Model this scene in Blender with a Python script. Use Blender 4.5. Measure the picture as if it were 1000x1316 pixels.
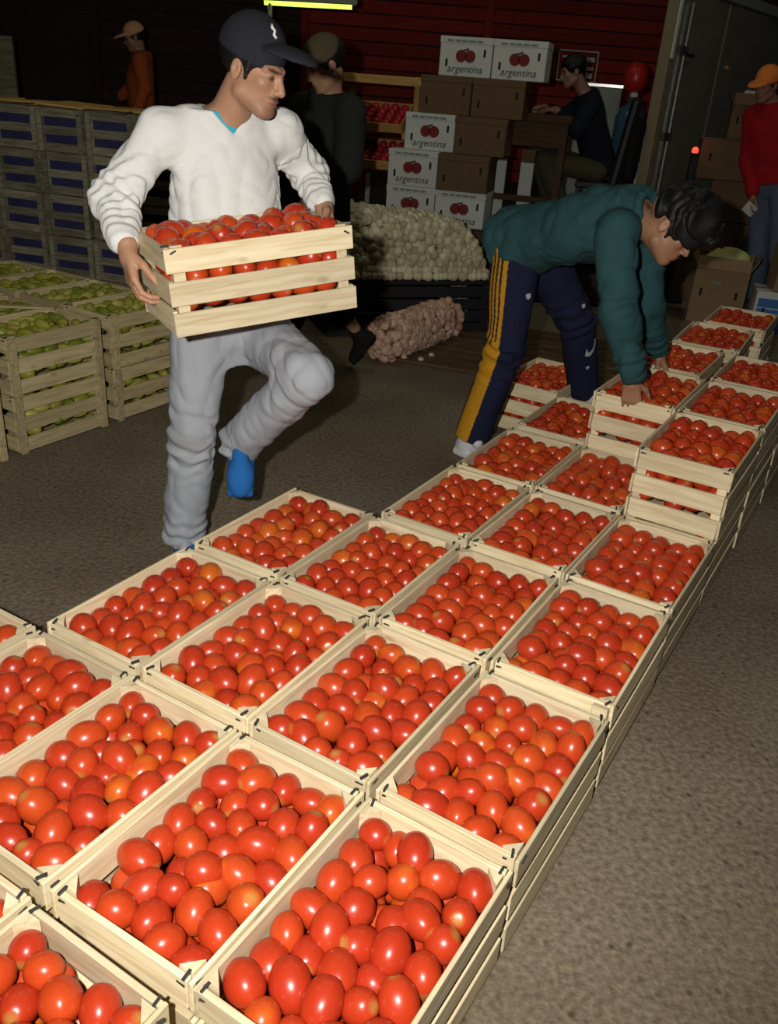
import bpy, bmesh, math, random
import numpy as np
import openvdb
from mathutils import Matrix, Vector

for o in list(bpy.data.objects):
    bpy.data.objects.remove(o)
S = bpy.context.scene
C = S.collection
random.seed(4)

# ------------------------------------------------------------------ camera, light, exposure
CAM_H, F_PX, PITCH, ROLL = 1.6118, 1114.7, 0.4574, 0.0763
_f = Vector((0, math.cos(PITCH), -math.sin(PITCH)))
_r = Vector((1, 0, 0)); _u = Vector((0, math.sin(PITCH), math.cos(PITCH)))
CR = _r * math.cos(ROLL) + _u * math.sin(ROLL)
CU = _u * math.cos(ROLL) - _r * math.sin(ROLL)
CF = _f
cam_d = bpy.data.cameras.new('camera')
cam = bpy.data.objects.new('camera', cam_d); C.objects.link(cam)
m = Matrix.Identity(4)
for i in range(3):
    m[i][0], m[i][1], m[i][2] = CR[i], CU[i], -CF[i]
m[2][3] = CAM_H
cam.matrix_world = m
cam_d.sensor_fit = 'VERTICAL'; cam_d.sensor_height = 24.0; cam_d.lens = 24.0 * F_PX / 1316.0
cam_d.clip_start = 0.05; cam_d.clip_end = 60
S.camera = cam

w = bpy.data.worlds.new('night'); S.world = w; w.use_nodes = True
w.node_tree.nodes['Background'].inputs[0].default_value = (0.75, 0.85, 1.0, 1)
w.node_tree.nodes['Background'].inputs[1].default_value = 0.007

fl = bpy.data.lights.new('camera_flash', 'SPOT')          # the photographer's flash, held beside the lens
fl.energy = 315; fl.spot_size = math.radians(150); fl.spot_blend = 1.0
fl.shadow_soft_size = 0.022; fl.color = (1.0, 0.97, 0.90)
flo = bpy.data.objects.new('camera_flash', fl); C.objects.link(flo)
flo.location = (-0.17, -0.03, CAM_H + 0.07)
flo.rotation_euler = (Vector((-0.1, 3.0, 0.80)) - Vector(flo.location)).to_track_quat('-Z', 'Y').to_euler()

for nm, loc, e, sz, col in (('added_fill_light', (-0.5, 6.5, 5.2), 11, 1.6, (0.95, 1.0, 0.72)),  # unseen overhead area lights, added to lift the dim background
                            ('added_fill_light', (3.0, 6.0, 5.2), 13, 1.6, (1.0, 0.95, 0.75)),
                            ('added_fill_light', (-3.2, 4.5, 5.2), 9, 1.6, (1.0, 0.9, 0.65))):
    l = bpy.data.lights.new(nm, 'AREA'); l.shape = 'DISK'; l.size = sz; l.energy = e; l.color = col
    lo = bpy.data.objects.new(nm, l); C.objects.link(lo); lo.location = loc

S.view_settings.view_transform = 'Standard'; S.view_settings.look = 'None'
S.view_settings.exposure = 0.0; S.view_settings.gamma = 1.0; S.view_settings.use_curve_mapping = False

# ------------------------------------------------------------------ materials
def lin(c):
    return tuple(((v / 255) / 12.92 if v / 255 <= 0.04045 else ((v / 255 + 0.055) / 1.055) ** 2.4) for v in c)

class NT:
    def __init__(self, name):
        self.m = bpy.data.materials.new(name); self.m.use_nodes = True
        self.n = self.m.node_tree.nodes; self.l = self.m.node_tree.links
        self.b = self.n['Principled BSDF']
    def node(self, t, **kw):
        x = self.n.new(t)
        for k, v in kw.items():
            if k.startswith('i_'):
                x.inputs[int(k[2:])].default_value = v
            else:
                setattr(x, k, v)
        return x
    def link(self, a, b): self.l.new(a, b)

def plain(name, col, rough=0.6, metal=0.0, noise=0.0, scale=20, bump=0.0, emit=None, alpha=None, trans=None, spec=0.4, coords='Object'):
    t = NT(name); b = t.b
    b.inputs['Base Color'].default_value = (*col, 1); b.inputs['Roughness'].default_value = rough
    b.inputs['Metallic'].default_value = metal; b.inputs['Specular IOR Level'].default_value = spec
    if trans: b.inputs['Transmission Weight'].default_value = trans
    if emit:
        b.inputs['Emission Color'].default_value = (*emit[:3], 1); b.inputs['Emission Strength'].default_value = emit[3]
    if noise or bump:
        tc = t.node('ShaderNodeTexCoord'); nz = t.node('ShaderNodeTexNoise')
        nz.inputs['Scale'].default_value = scale; nz.inputs['Detail'].default_value = 5
        t.link(tc.outputs[coords], nz.inputs['Vector'])
        if noise:
            mx = t.node('ShaderNodeMix', data_type='RGBA')
            mx.inputs[6].default_value = (*[c * (1 - noise) for c in col], 1)
            mx.inputs[7].default_value = (*[min(1, c * (1 + noise)) for c in col], 1)
            t.link(nz.outputs['Fac'], mx.inputs[0]); t.link(mx.outputs[2], b.inputs['Base Color'])
        if bump:
            bp = t.node('ShaderNodeBump'); bp.inputs['Strength'].default_value = bump; bp.inputs['Distance'].default_value = 0.01
            t.link(nz.outputs['Fac'], bp.inputs['Height']); t.link(bp.outputs[0], b.inputs['Normal'])
    return t.m

def wood(name, c_dark, c_light, stretch=(3, 40, 40), rough=0.75, knots=True, var=0.25):
    t = NT(name); b = t.b
    tc = t.node('ShaderNodeTexCoord'); oi = t.node('ShaderNodeObjectInfo')
    mp = t.node('ShaderNodeMapping'); mp.inputs['Scale'].default_value = stretch
    off = t.node('ShaderNodeVectorMath', operation='SCALE'); off.inputs[0].default_value = (17, 31, 23)
    t.link(oi.outputs['Random'], off.inputs[3])
    t.link(tc.outputs['Object'], mp.inputs['Vector']); t.link(off.outputs[0], mp.inputs['Location'])
    nz = t.node('ShaderNodeTexNoise'); nz.inputs['Scale'].default_value = 1.6; nz.inputs['Detail'].default_value = 6; nz.inputs['Distortion'].default_value = 0.6
    t.link(mp.outputs[0], nz.inputs['Vector'])
    rp = t.node('ShaderNodeValToRGB'); rp.color_ramp.elements[0].position = 0.3; rp.color_ramp.elements[1].position = 0.62
    rp.color_ramp.elements[0].color = (*c_dark, 1); rp.color_ramp.elements[1].color = (*c_light, 1)
    t.link(nz.outputs['Fac'], rp.inputs[0])
    mr = t.node('ShaderNodeMapRange'); mr.inputs[3].default_value = 1 - var; mr.inputs[4].default_value = 1 + var * 0.35
    t.link(oi.outputs['Random'], mr.inputs[0])
    mu = t.node('ShaderNodeVectorMath', operation='SCALE'); t.link(rp.outputs[0], mu.inputs[0]); t.link(mr.outputs[0], mu.inputs[3])
    last = mu.outputs[0]
    if knots:
        mp2 = t.node('ShaderNodeMapping'); mp2.inputs['Scale'].default_value = (7, 14, 14)
        t.link(tc.outputs['Object'], mp2.inputs['Vector']); t.link(off.outputs[0], mp2.inputs['Location'])
        vo = t.node('ShaderNodeTexVoronoi'); vo.inputs['Scale'].default_value = 0.8; t.link(mp2.outputs[0], vo.inputs['Vector'])
        k = t.node('ShaderNodeMapRange'); k.inputs[1].default_value = 0.05; k.inputs[2].default_value = 0.14
        k.inputs[3].default_value = 0.45; k.inputs[4].default_value = 0.0
        t.link(vo.outputs['Distance'], k.inputs[0])
        mx = t.node('ShaderNodeMix', data_type='RGBA'); mx.inputs[7].default_value = (*[c * 0.35 for c in c_dark], 1)
        t.link(k.outputs[0], mx.inputs[0]); t.link(last, mx.inputs[6]); last = mx.outputs[2]
    t.link(last, b.inputs['Base Color']); b.inputs['Roughness'].default_value = rough; b.inputs['Specular IOR Level'].default_value = 0.25
    bp = t.node('ShaderNodeBump'); bp.inputs['Strength'].default_value = 0.25; bp.inputs['Distance'].default_value = 0.004
    t.link(nz.outputs['Fac'], bp.inputs['Height']); t.link(bp.outputs[0], b.inputs['Normal'])
    return t.m

def vcol(name, rough=0.8, bump=0.15, scale=120, spec=0.3, fuzz=0.06):
    t = NT(name); b = t.b
    at = t.node('ShaderNodeAttribute', attribute_name='col')
    tc = t.node('ShaderNodeTexCoord'); nz = t.node('ShaderNodeTexNoise')
    nz.inputs['Scale'].default_value = scale; nz.inputs['Detail'].default_value = 4
    t.link(tc.outputs['Object'], nz.inputs['Vector'])
    mr = t.node('ShaderNodeMapRange'); mr.inputs[3].default_value = 1 - fuzz * 2; mr.inputs[4].default_value = 1 + fuzz * 2
    t.link(nz.outputs['Fac'], mr.inputs[0])
    mu = t.node('ShaderNodeVectorMath', operation='SCALE'); t.link(at.outputs['Color'], mu.inputs[0]); t.link(mr.outputs[0], mu.inputs[3])
    t.link(mu.outputs[0], b.inputs['Base Color'])
    b.inputs['Roughness'].default_value = rough; b.inputs['Specular IOR Level'].default_value = spec
    bp = t.node('ShaderNodeBump'); bp.inputs['Strength'].default_value = bump; bp.inputs['Distance'].default_value = 0.004
    t.link(nz.outputs['Fac'], bp.inputs['Height']); t.link(bp.outputs[0], b.inputs['Normal'])
    return t.m

def tomato_mat():
    t = NT('tomato_skin'); b = t.b
    oi = t.node('ShaderNodeObjectInfo'); at = t.node('ShaderNodeAttribute', attribute_name='tone')
    ad = t.node('ShaderNodeMath', operation='ADD'); t.link(oi.outputs['Random'], ad.inputs[0]); t.link(at.outputs['Fac'], ad.inputs[1])
    fr = t.node('ShaderNodeMath', operation='FRACT'); t.link(ad.outputs[0], fr.inputs[0])
    tc = t.node('ShaderNodeTexCoord'); nz = t.node('ShaderNodeTexNoise'); nz.inputs['Scale'].default_value = 13; nz.inputs['Detail'].default_value = 3
    t.link(tc.outputs['Object'], nz.inputs['Vector'])
    mm = t.node('ShaderNodeMath', operation='MULTIPLY_ADD'); mm.inputs[1].default_value = 0.7; mm.inputs[2].default_value = -0.35
    t.link(nz.outputs['Fac'], mm.inputs[0])
    a2 = t.node('ShaderNodeMath', operation='ADD'); t.link(fr.outputs[0], a2.inputs[0]); t.link(mm.outputs[0], a2.inputs[1])
    rp = t.node('ShaderNodeValToRGB'); cr = rp.color_ramp
    cr.elements[0].position = 0.0; cr.elements[0].color = (0.43, 0.031, 0.009, 1)
    cr.elements[1].position = 1.0; cr.elements[1].color = (0.60, 0.12, 0.012, 1)
    e = cr.elements.new(0.5); e.color = (0.49, 0.044, 0.010, 1)
    e = cr.elements.new(0.9); e.color = (0.54, 0.066, 0.011, 1)
    t.link(a2.outputs[0], rp.inputs[0])
    sc = t.node('ShaderNodeAttribute', attribute_name='scar')
    mx = t.node('ShaderNodeMix', data_type='RGBA'); mx.inputs[7].default_value = (0.45, 0.26, 0.06, 1)
    t.link(sc.outputs['Fac'], mx.inputs[0]); t.link(rp.outputs[0], mx.inputs[6])
    t.link(mx.outputs[2], b.inputs['Base Color'])
    b.inputs['Roughness'].default_value = 0.30; b.inputs['Specular IOR Level'].default_value = 0.5
    b.inputs['Subsurface Weight'].default_value = 0.0
    return t.m

M = {}
M['pale'] = wood('pale_poplar', (0.64, 0.50, 0.29), (0.84, 0.72, 0.48))
M['green_wood'] = wood('weathered_crate_wood', (0.40, 0.31, 0.15), (0.60, 0.50, 0.28), var=0.3)
M['old'] = wood('old_grey_wood', (0.16, 0.14, 0.09), (0.33, 0.30, 0.21), var=0.4)
M['yellow_wood'] = wood('yellow_tray_wood', (0.45, 0.25, 0.07), (0.62, 0.38, 0.12))
M['brown_wood'] = wood('dark_brown_wood', (0.05, 0.025, 0.012), (0.10, 0.05, 0.025), knots=False)
M['deck'] = wood('floor_board_wood', (0.060, 0.036, 0.016), (0.13, 0.078, 0.036), knots=False)
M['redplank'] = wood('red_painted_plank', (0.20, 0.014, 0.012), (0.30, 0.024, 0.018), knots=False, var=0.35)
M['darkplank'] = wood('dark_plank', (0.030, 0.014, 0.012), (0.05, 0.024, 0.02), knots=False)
M['staple'] = plain('staple_steel', (0.10, 0.10, 0.10), 0.45, 0.7)
M['tomato'] = tomato_mat()
M['skin'] = vcol('skin', 0.5, 0.04, 300, 0.4, 0.03)
M['cloth'] = vcol('woven_cloth', 0.9, 0.10, 260, 0.15, 0.05)
M['hair'] = vcol('black_hair', 0.5, 0.6, 180, 0.3, 0.2)
M['card'] = plain('brown_cardboard', (0.135, 0.080, 0.036), 0.85, noise=0.15, scale=6)
M['card_dark'] = plain('dark_cardboard', (0.135, 0.078, 0.038), 0.85, noise=0.2, scale=6)
M['tan_card'] = plain('tan_cardboard', (0.27, 0.175, 0.085), 0.85, noise=0.12, scale=6)
M['white_card'] = plain('white_carton', (0.62, 0.64, 0.60), 0.7, noise=0.06, scale=8)
M['ink'] = plain('dark_print_ink', (0.06, 0.07, 0.06), 0.8)
M['ink_green'] = plain('grey_green_print_ink', (0.22, 0.27, 0.23), 0.8)
M['ink_red'] = plain('dark_red_print_ink', (0.20, 0.02, 0.02), 0.8)
M['ink_blue'] = plain('blue_print_ink', (0.05, 0.16, 0.42), 0.7, noise=0.2, scale=30)
M['hole'] = plain('handle_hole_shadow_board', (0.02, 0.015, 0.01), 0.9)
M['black'] = plain('black_plastic', (0.012, 0.012, 0.014), 0.55)
M['blue_liner'] = plain('dark_blue_liner', (0.035, 0.035, 0.11), 0.7, noise=0.3, scale=9)
M['steel'] = plain('grey_truck_panel', (0.20, 0.20, 0.155), 0.45, 0.2, noise=0.35, scale=3, bump=0.05)
M['chrome'] = plain('bright_steel', (0.6, 0.6, 0.58), 0.3, 0.9)
M['beige'] = plain('beige_painted_post', (0.25, 0.20, 0.12), 0.6, noise=0.2, scale=8)
M['grey'] = plain('grey_paint', (0.25, 0.26, 0.24), 0.7, noise=0.2, scale=5)
M['white'] = plain('white_paint', (0.7, 0.7, 0.68), 0.6)
M['bottle'] = plain('blue_water_bottle', (0.10, 0.22, 0.38), 0.12, trans=0.55)
M['redcloth'] = plain('red_plastic', (0.45, 0.02, 0.015), 0.35)
M['garlic'] = None
# ------------------------------------------------------------------ object helpers
def setp(o, label=None, cat=None, group=None, kind=None):
    if label: o['label'] = label
    if cat: o['category'] = cat
    if group: o['group'] = group
    if kind: o['kind'] = kind
    return o

def empty(name, loc=(0, 0, 0), rz=0.0, **kw):
    o = bpy.data.objects.new(name, None); C.objects.link(o)
    o.empty_display_size = 0.1
    o.location = loc; o.rotation_euler = (0, 0, rz)
    return setp(o, **kw)

def link(name, me, mat=None, parent=None, loc=(0, 0, 0), rot=(0, 0, 0), scale=None, **kw):
    o = bpy.data.objects.new(name, me); C.objects.link(o)
    if parent is not None: o.parent = parent
    o.location = loc; o.rotation_euler = rot
    if scale: o.scale = scale
    if mat is not None and len(me.materials) == 0: me.materials.append(mat)
    return setp(o, **kw)

def copy_tree(o, parent=None):
    c = o.copy(); C.objects.link(c)
    if parent is not None:
        c.parent = parent
    for ch in o.children:
        copy_tree(ch, c)
    return c

_box = {}
def box(dims, mat, bev=0.0):
    key = (tuple(round(d, 4) for d in dims), mat.name, bev)
    if key in _box: return _box[key]
    bm = bmesh.new(); bmesh.ops.create_cube(bm, size=1)
    bmesh.ops.scale(bm, vec=dims, verts=bm.verts)
    if bev: bmesh.ops.bevel(bm, geom=list(bm.edges), offset=bev, segments=1, affect='EDGES')
    me = bpy.data.meshes.new('box'); bm.to_mesh(me); bm.free(); me.materials.append(mat)
    _box[key] = me
    return me

def part(name, dims, mat, parent, loc, rot=(0, 0, 0), bev=0.0, **kw):
    return link(name, box(dims, mat, bev), mat, parent, loc, rot, **kw)

def lathe(name, prof, mat, seg=24, smooth=True):
    bm = bmesh.new(); rings = []
    for r, z in prof:
        rings.append([bm.verts.new((r * math.cos(2 * math.pi * i / seg), r * math.sin(2 * math.pi * i / seg), z)) for i in range(seg)])
    for a, b in zip(rings, rings[1:]):
        for i in range(seg):
            bm.faces.new((a[i], a[(i + 1) % seg], b[(i + 1) % seg], b[i]))
    bm.faces.new(list(reversed(rings[0]))); bm.faces.new(rings[-1])
    me = bpy.data.meshes.new(name); bm.to_mesh(me); bm.free(); me.materials.append(mat)
    if smooth:
        for p in me.polygons: p.use_smooth = True
    return me

def tube(name, pts, r, mat, seg=8):
    bm = bmesh.new(); rings = []
    P = [Vector(p) for p in pts]
    for i, p in enumerate(P):
        d = (P[min(i + 1, len(P) - 1)] - P[max(i - 1, 0)]).normalized()
        a = d.cross(Vector((0, 0, 1)) if abs(d.z) < 0.9 else Vector((1, 0, 0))).normalized(); b = d.cross(a)
        rr = r[i] if isinstance(r, (list, tuple)) else r
        rings.append([bm.verts.new(p + (a * math.cos(2 * math.pi * k / seg) + b * math.sin(2 * math.pi * k / seg)) * rr) for k in range(seg)])
    for a, b in zip(rings, rings[1:]):
        for i in range(seg):
            bm.faces.new((a[i], a[(i + 1) % seg], b[(i + 1) % seg], b[i]))
    bm.faces.new(list(reversed(rings[0]))); bm.faces.new(rings[-1])
    bmesh.ops.recalc_face_normals(bm, faces=bm.faces)
    me = bpy.data.meshes.new(name); bm.to_mesh(me); bm.free(); me.materials.append(mat)
    for p in me.polygons: p.use_smooth = True
    return me

def np_mesh(name, verts, faces_flat, loop_tot, smooth=True):
    me = bpy.data.meshes.new(name)
    n = len(loop_tot)
    me.vertices.add(len(verts)); me.vertices.foreach_set('co', np.ascontiguousarray(verts, dtype=np.float32).ravel())
    me.loops.add(len(faces_flat)); me.loops.foreach_set('vertex_index', np.ascontiguousarray(faces_flat, dtype=np.int32))
    me.polygons.add(n)
    st = np.concatenate([[0], np.cumsum(loop_tot)[:-1]]).astype(np.int32)
    me.polygons.foreach_set('loop_start', st)
    me.update(calc_edges=True); me.validate()
    if smooth: me.polygons.foreach_set('use_smooth', np.ones(len(me.polygons), dtype=bool))
    return me

# ------------------------------------------------------------------ signed distance modelling
def V(*a): return np.array(a, dtype=float)
def nrm(v):
    v = np.asarray(v, float); return v / np.linalg.norm(v)
def frame(fwd, up):
    f = nrm(fwd); r = nrm(np.cross(f, up)); u = np.cross(r, f)
    return np.stack([r, f, u], 1)            # columns: the person's own right, forward, up

class Field:
    def __init__(s, lo, hi, vox):
        s.v = vox; s.lo = np.asarray(lo, float)
        n = np.ceil((np.asarray(hi, float) - s.lo) / vox).astype(int) + 1
        s.ax = [s.lo[i] + vox * np.arange(n[i]) for i in range(3)]
        s.g = np.full(n, 0.09, np.float32)
    def block(s, lo, hi, pad):
        sl = []
        for i in range(3):
            a = int(np.clip(math.floor((lo[i] - pad - s.lo[i]) / s.v), 0, len(s.ax[i])))
            b = int(np.clip(math.ceil((hi[i] + pad - s.lo[i]) / s.v) + 1, 0, len(s.ax[i])))
            sl.append(slice(a, b))
        X = s.ax[0][sl[0]][:, None, None]; Y = s.ax[1][sl[1]][None, :, None]; Z = s.ax[2][sl[2]][None, None, :]
        return tuple(sl), X, Y, Z
    def op(s, prim, k=0.01, mode='add'):
        fn, lo, hi = prim
        sl, X, Y, Z = s.block(lo, hi, k + 4 * s.v)
        a = s.g[sl]
        if a.size == 0: return s
        d = fn(X, Y, Z).astype(np.float32)
        if mode == 'add':
            h = np.maximum(k - np.abs(a - d), 0) / max(k, 1e-6); s.g[sl] = np.minimum(a, d) - h * h * k * 0.25
        else:
            d = -d
            h = np.maximum(k - np.abs(a - d), 0) / max(k, 1e-6); s.g[sl] = np.maximum(a, d) + h * h * k * 0.25
        return s
    def add(s, prim, k=0.01): return s.op(prim, k)
    def sub(s, prim, k=0.004): return s.op(prim, k, 'sub')
    def plane(s, p, n, k=0.002):               # keep the side n points away from
        n = nrm(n); X, Y, Z = s.ax[0][:, None, None], s.ax[1][None, :, None], s.ax[2][None, None, :]
        d = ((X - p[0]) * n[0] + (Y - p[1]) * n[1] + (Z - p[2]) * n[2]).astype(np.float32)
        s.g = np.maximum(s.g, d); return s
    def displace(s, fn):
        m = np.abs(s.g) < 0.03
        i = np.nonzero(m)
        P = np.stack([s.ax[j][i[j]] for j in range(3)], 1)
        s.g[i] += fn(P).astype(np.float32); return s
    def mesh(s, name, colfn, adapt=0.0):
        b = 3.0 * s.v
        g = openvdb.FloatGrid(b); g.copyFromArray(np.clip(s.g, -b, b).astype(np.float32))
        pts, tris, quads = g.convertToPolygons(isovalue=0.0, adaptivity=adapt)
        pts = np.asarray(pts, float) * s.v + s.lo
        tris = np.asarray(tris).reshape(-1, 3)[:, ::-1]; quads = np.asarray(quads).reshape(-1, 4)[:, ::-1]
        ff = np.concatenate([tris.ravel(), quads.ravel()]); lt = np.concatenate([np.full(len(tris), 3), np.full(len(quads), 4)])
        me = np_mesh(name, pts, ff, lt)
        if len(me.polygons):
            # make normals point outwards
            vol = 0.0
            q = quads if len(quads) else tris
            a, b_, c = pts[q[:, 0]], pts[q[:, 1]], pts[q[:, 2]]
            vol = np.einsum('ij,ij->i', a - pts.mean(0), np.cross(b_ - pts.mean(0), c - pts.mean(0))).sum()
            if vol < 0: me.flip_normals()
        co = np.empty(len(me.vertices) * 3, np.float32); me.vertices.foreach_get('co', co); co = co.reshape(-1, 3)
        cl = np.ones((len(co), 4), np.float32); cl[:, :3] = colfn(co)
        at = me.color_attributes.new('col', 'FLOAT_COLOR', 'POINT'); at.data.foreach_set('color', cl.ravel())
        return me

def rc(a, b, ra, rb):
    a = np.asarray(a, float); b = np.asarray(b, float); ab = b - a; L2 = max(ab @ ab, 1e-9)
    def fn(X, Y, Z):
        x, y, z = X - a[0], Y - a[1], Z - a[2]
        t = np.clip((x * ab[0] + y * ab[1] + z * ab[2]) / L2, 0, 1)
        return np.sqrt((x - t * ab[0]) ** 2 + (y - t * ab[1]) ** 2 + (z - t * ab[2]) ** 2) - (ra + (rb - ra) * t)
    r = max(ra, rb)
    return fn, np.minimum(a, b) - r, np.maximum(a, b) + r

def ell(c, r, R=None):
    c = np.asarray(c, float); r = np.asarray(r, float); R = np.eye(3) if R is None else R
    def fn(X, Y, Z):
        x, y, z = X - c[0], Y - c[1], Z - c[2]
        q = [x * R[0, i] + y * R[1, i] + z * R[2, i] for i in range(3)]
        k0 = np.sqrt(sum((q[i] / r[i]) ** 2 for i in range(3))); k1 = np.sqrt(sum((q[i] / r[i] ** 2) ** 2 for i in range(3)))
        return k0 * (k0 - 1) / np.maximum(k1, 1e-6)
    e = np.sqrt(((R * r[None, :]) ** 2).sum(1))
    return fn, c - e, c + e

def rbox(c, h, rad, R=None):
    c = np.asarray(c, float); h = np.asarray(h, float); R = np.eye(3) if R is None else R
    def fn(X, Y, Z):
        x, y, z = X - c[0], Y - c[1], Z - c[2]
        q = [np.abs(x * R[0, i] + y * R[1, i] + z * R[2, i]) - (h[i] - rad) for i in range(3)]
        out = np.sqrt(sum(np.maximum(v, 0) ** 2 for v in q)); ins = np.minimum(np.maximum(np.maximum(q[0], q[1]), q[2]), 0)
        return out + ins - rad
    e = np.abs(R) @ h
    return fn, c - e, c + e

_rg = np.random.default_rng(11)
def fold_noise(freq, amp, seed, stretch=(1, 1, 1), n=9):
    g = np.random.default_rng(seed)
    K = g.normal(size=(n, 3)); K /= np.linalg.norm(K, axis=1)[:, None]; K *= (freq * g.uniform(0.6, 1.6, n))[:, None] * np.asarray(stretch)
    ph = g.uniform(0, 6.28, n); W = g.normal(size=(3, 3)) * freq * 0.35
    def fn(P):
        Q = P + 0.018 * np.sin(P @ W)
        v = np.zeros(len(P))
        for k, p in zip(K, ph): v += np.sin(Q @ k + p)
        v /= math.sqrt(n)
        return amp * (1 - 1.3 * np.abs(v).clip(0, 1.4))
    return fn

def ring_folds(a, b, amp, pitch, seed, centre=0.5, width=0.5):
    a = np.asarray(a, float); b = np.asarray(b, float); L = np.linalg.norm(b - a); d = (b - a) / L
    g = np.random.default_rng(seed); w1 = g.normal(size=3) * 22; w2 = g.normal(size=3) * 35
    def fn(P):
        t = (P - a) @ d; q = (P - a) - t[:, None] * d; r = np.linalg.norm(q, axis=1)
        m = np.exp(-((t / L - centre) / width) ** 2) * (r < 0.14) * (t > -0.05) * (t < L + 0.05)
        return amp * m * np.sin(t * 2 * math.pi / pitch + 1.3 * np.sin(P @ w1) + 0.8 * np.sin(P @ w2))
    return fn

def const(c):
    c = np.array(c)
    return lambda P: np.broadcast_to(c, (len(P), 3))

def head_prims(F, c, R, k=1.0, tone=None, nose=1.0):
    T = lambda x, y, z: c + R @ (np.array((x, y, z)) * k)
    E = lambda p, r: ell(T(*p), np.array(r) * k, R)
    F.add(E((0, -.015, .045), (.075, .097, .083)), .01)
    F.add(E((0, .028, -.03), (.060, .066, .084)), .03 * k)
    F.add(E((0, .070, -.098), (.026, .022, .018)), .025 * k)
    for s in (-1, 1):
        F.add(rc(T(s * .052, .0, -.062), T(s * .02, .066, -.097), .018 * k, .016 * k), .025 * k)
        F.add(E((s * .040, .062, -.015), (.021, .020, .017)), .02 * k)
        F.add(rc(T(s * .012, .091, .024), T(s * .047, .070, .024), .010 * k, .009 * k), .012 * k)
        F.sub(E((s * .031, .101, .004), (.018, .016, .013)), .012 * k)
        F.add(E((s * .031, .076, .004), (.0135, .0135, .0125)), .003 * k)
        F.add(E((s * .077, -.014, -.004), (.010, .019, .032)), .006 * k)
        F.sub(E((s * .089, -.010, .0), (.008, .010, .018)), .005 * k)
    F.add(rc(T(0, .088, .018), T(0, .112 * nose, -.030), .009 * k, .0125 * k), .012 * k)
    for s in (-1, 1): F.add(E((s * .013, .100, -.034), (.0085, .011, .008)), .006 * k)
    F.add(E((0, .084, -.058), (.025, .016, .016)), .015 * k)
    F.add(E((0, .094, -.061), (.022, .010, .0055)), .004 * k)
    F.add(E((0, .091, -.072), (.019, .010, .0065)), .004 * k)
    F.sub(rbox(T(0, .104, -.0662), np.array((.022, .010, .0012)) * k, .001, R), .003 * k)

def head_cols(P, col, c, R, k=1.0, stubble=0.0):
    q = (P - c) @ R / k
    x, y, z = q[:, 0], q[:, 1], q[:, 2]
    near = (np.abs(x) < .1) & (y > .0) & (np.abs(z) < .16)
    def mix(m, c2, a=1.0):
        m = (m * a)[:, None]; col[:] = col * (1 - m) + np.array(c2) * m
    sm = lambda v, e: np.clip(0.5 - v / e, 0, 1)
    for s in (-1, 1):
        d = np.sqrt(((x - s * .030) / .022) ** 2 + ((z - .024 - .1 * (s * x - .03)) / .0055) ** 2) - 1
        mix(sm(d, .6) * near, (0.012, 0.008, 0.006), .9)
        d = np.sqrt(((x - s * .031) / .015) ** 2 + ((z - .003) / .0065) ** 2) - 1
        mix(sm(d, .5) * (y > .06), (0.03, 0.018, 0.014), .85)
    d = np.sqrt((x / .023) ** 2 + ((z + .066) / .011) ** 2) - 1
    mix(sm(d, .5) * near * (y > .06), (0.26, 0.085, 0.06), .7)
    if stubble:
        d = np.sqrt((x / .028) ** 2 + ((z + .051) / .006) ** 2) - 1
        mix(sm(d, .8) * near * (y > .06), (0.03, 0.018, 0.012), stubble)
        d = np.abs(z + .100) / .03 - 1
        mix(sm(d, 1.) * (y > .0) * (np.abs(x) < .08), (0.09, 0.045, 0.03), stubble * .3)

def hand_prims(F, wr, f, n, t, curls=(0.5, 0.6, 0.4), k=1.0, thumb=(0.5, 0.7, 0.35), spread=0.12):
    wr = np.asarray(wr, float); f = nrm(f); n = nrm(np.asarray(n) - f * (np.asarray(n) @ f)); t = nrm(np.asarray(t) - f * (np.asarray(t) @ f) - n * (np.asarray(t) @ n))
    offs = (.032, .011, -.010, -.029); lens = ((.042, .026, .021), (.046, .030, .022), (.042, .028, .021), (.033, .020, .018)); kl = (.086, .090, .086, .078)
    F.add(rc(wr - f * .02, wr + f * .02, .026 * k, .027 * k), .02)
    for i in range(4):
        kn = wr + (f * kl[i] + t * offs[i]) * k
        F.add(rc(wr + (f * .012 + t * offs[i] * .55) * k, kn, .0165 * k, .0125 * k), .012 * k)
        d = nrm(f + t * spread * (1.5 - i) * 0.6); a = 0.0; p = kn; r = (.0098, .0102, .0096, .0085)[i]
        for j in range(3):
            a += curls[j] * (1 + .06 * (i - 1))
            dd = d * math.cos(a) + n * math.sin(a)
            q = p + dd * lens[i][j] * k
            F.add(rc(p, q, r * k, r * .9 * k), .003); r *= .9; p = q
    b = wr + (f * .022 + t * .024 + n * .006) * k; r = .0145
    for ln, (cf, ct, cn) in zip((.042, .034, .028), (thumb, (thumb[0] + .35, thumb[1] * .45, thumb[2] + .1), (thumb[0] + .4, thumb[1] * .15, thumb[2] + .2))):
        d = nrm(f * cf + t * ct + n * cn); q = b + d * ln * k
        F.add(rc(b, q, r * k, r * .86 * k), .008 if r > .014 else .003); r *= .86; b = q

def torso_frame(J):
    up = nrm(J['neck'] - J['pelvis']); rt = nrm(J['sh_r'] - J['sh_l']); f = nrm(np.cross(up, rt)); rt = np.cross(f, up)
    return np.stack([rt, f, up], 1)

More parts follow.
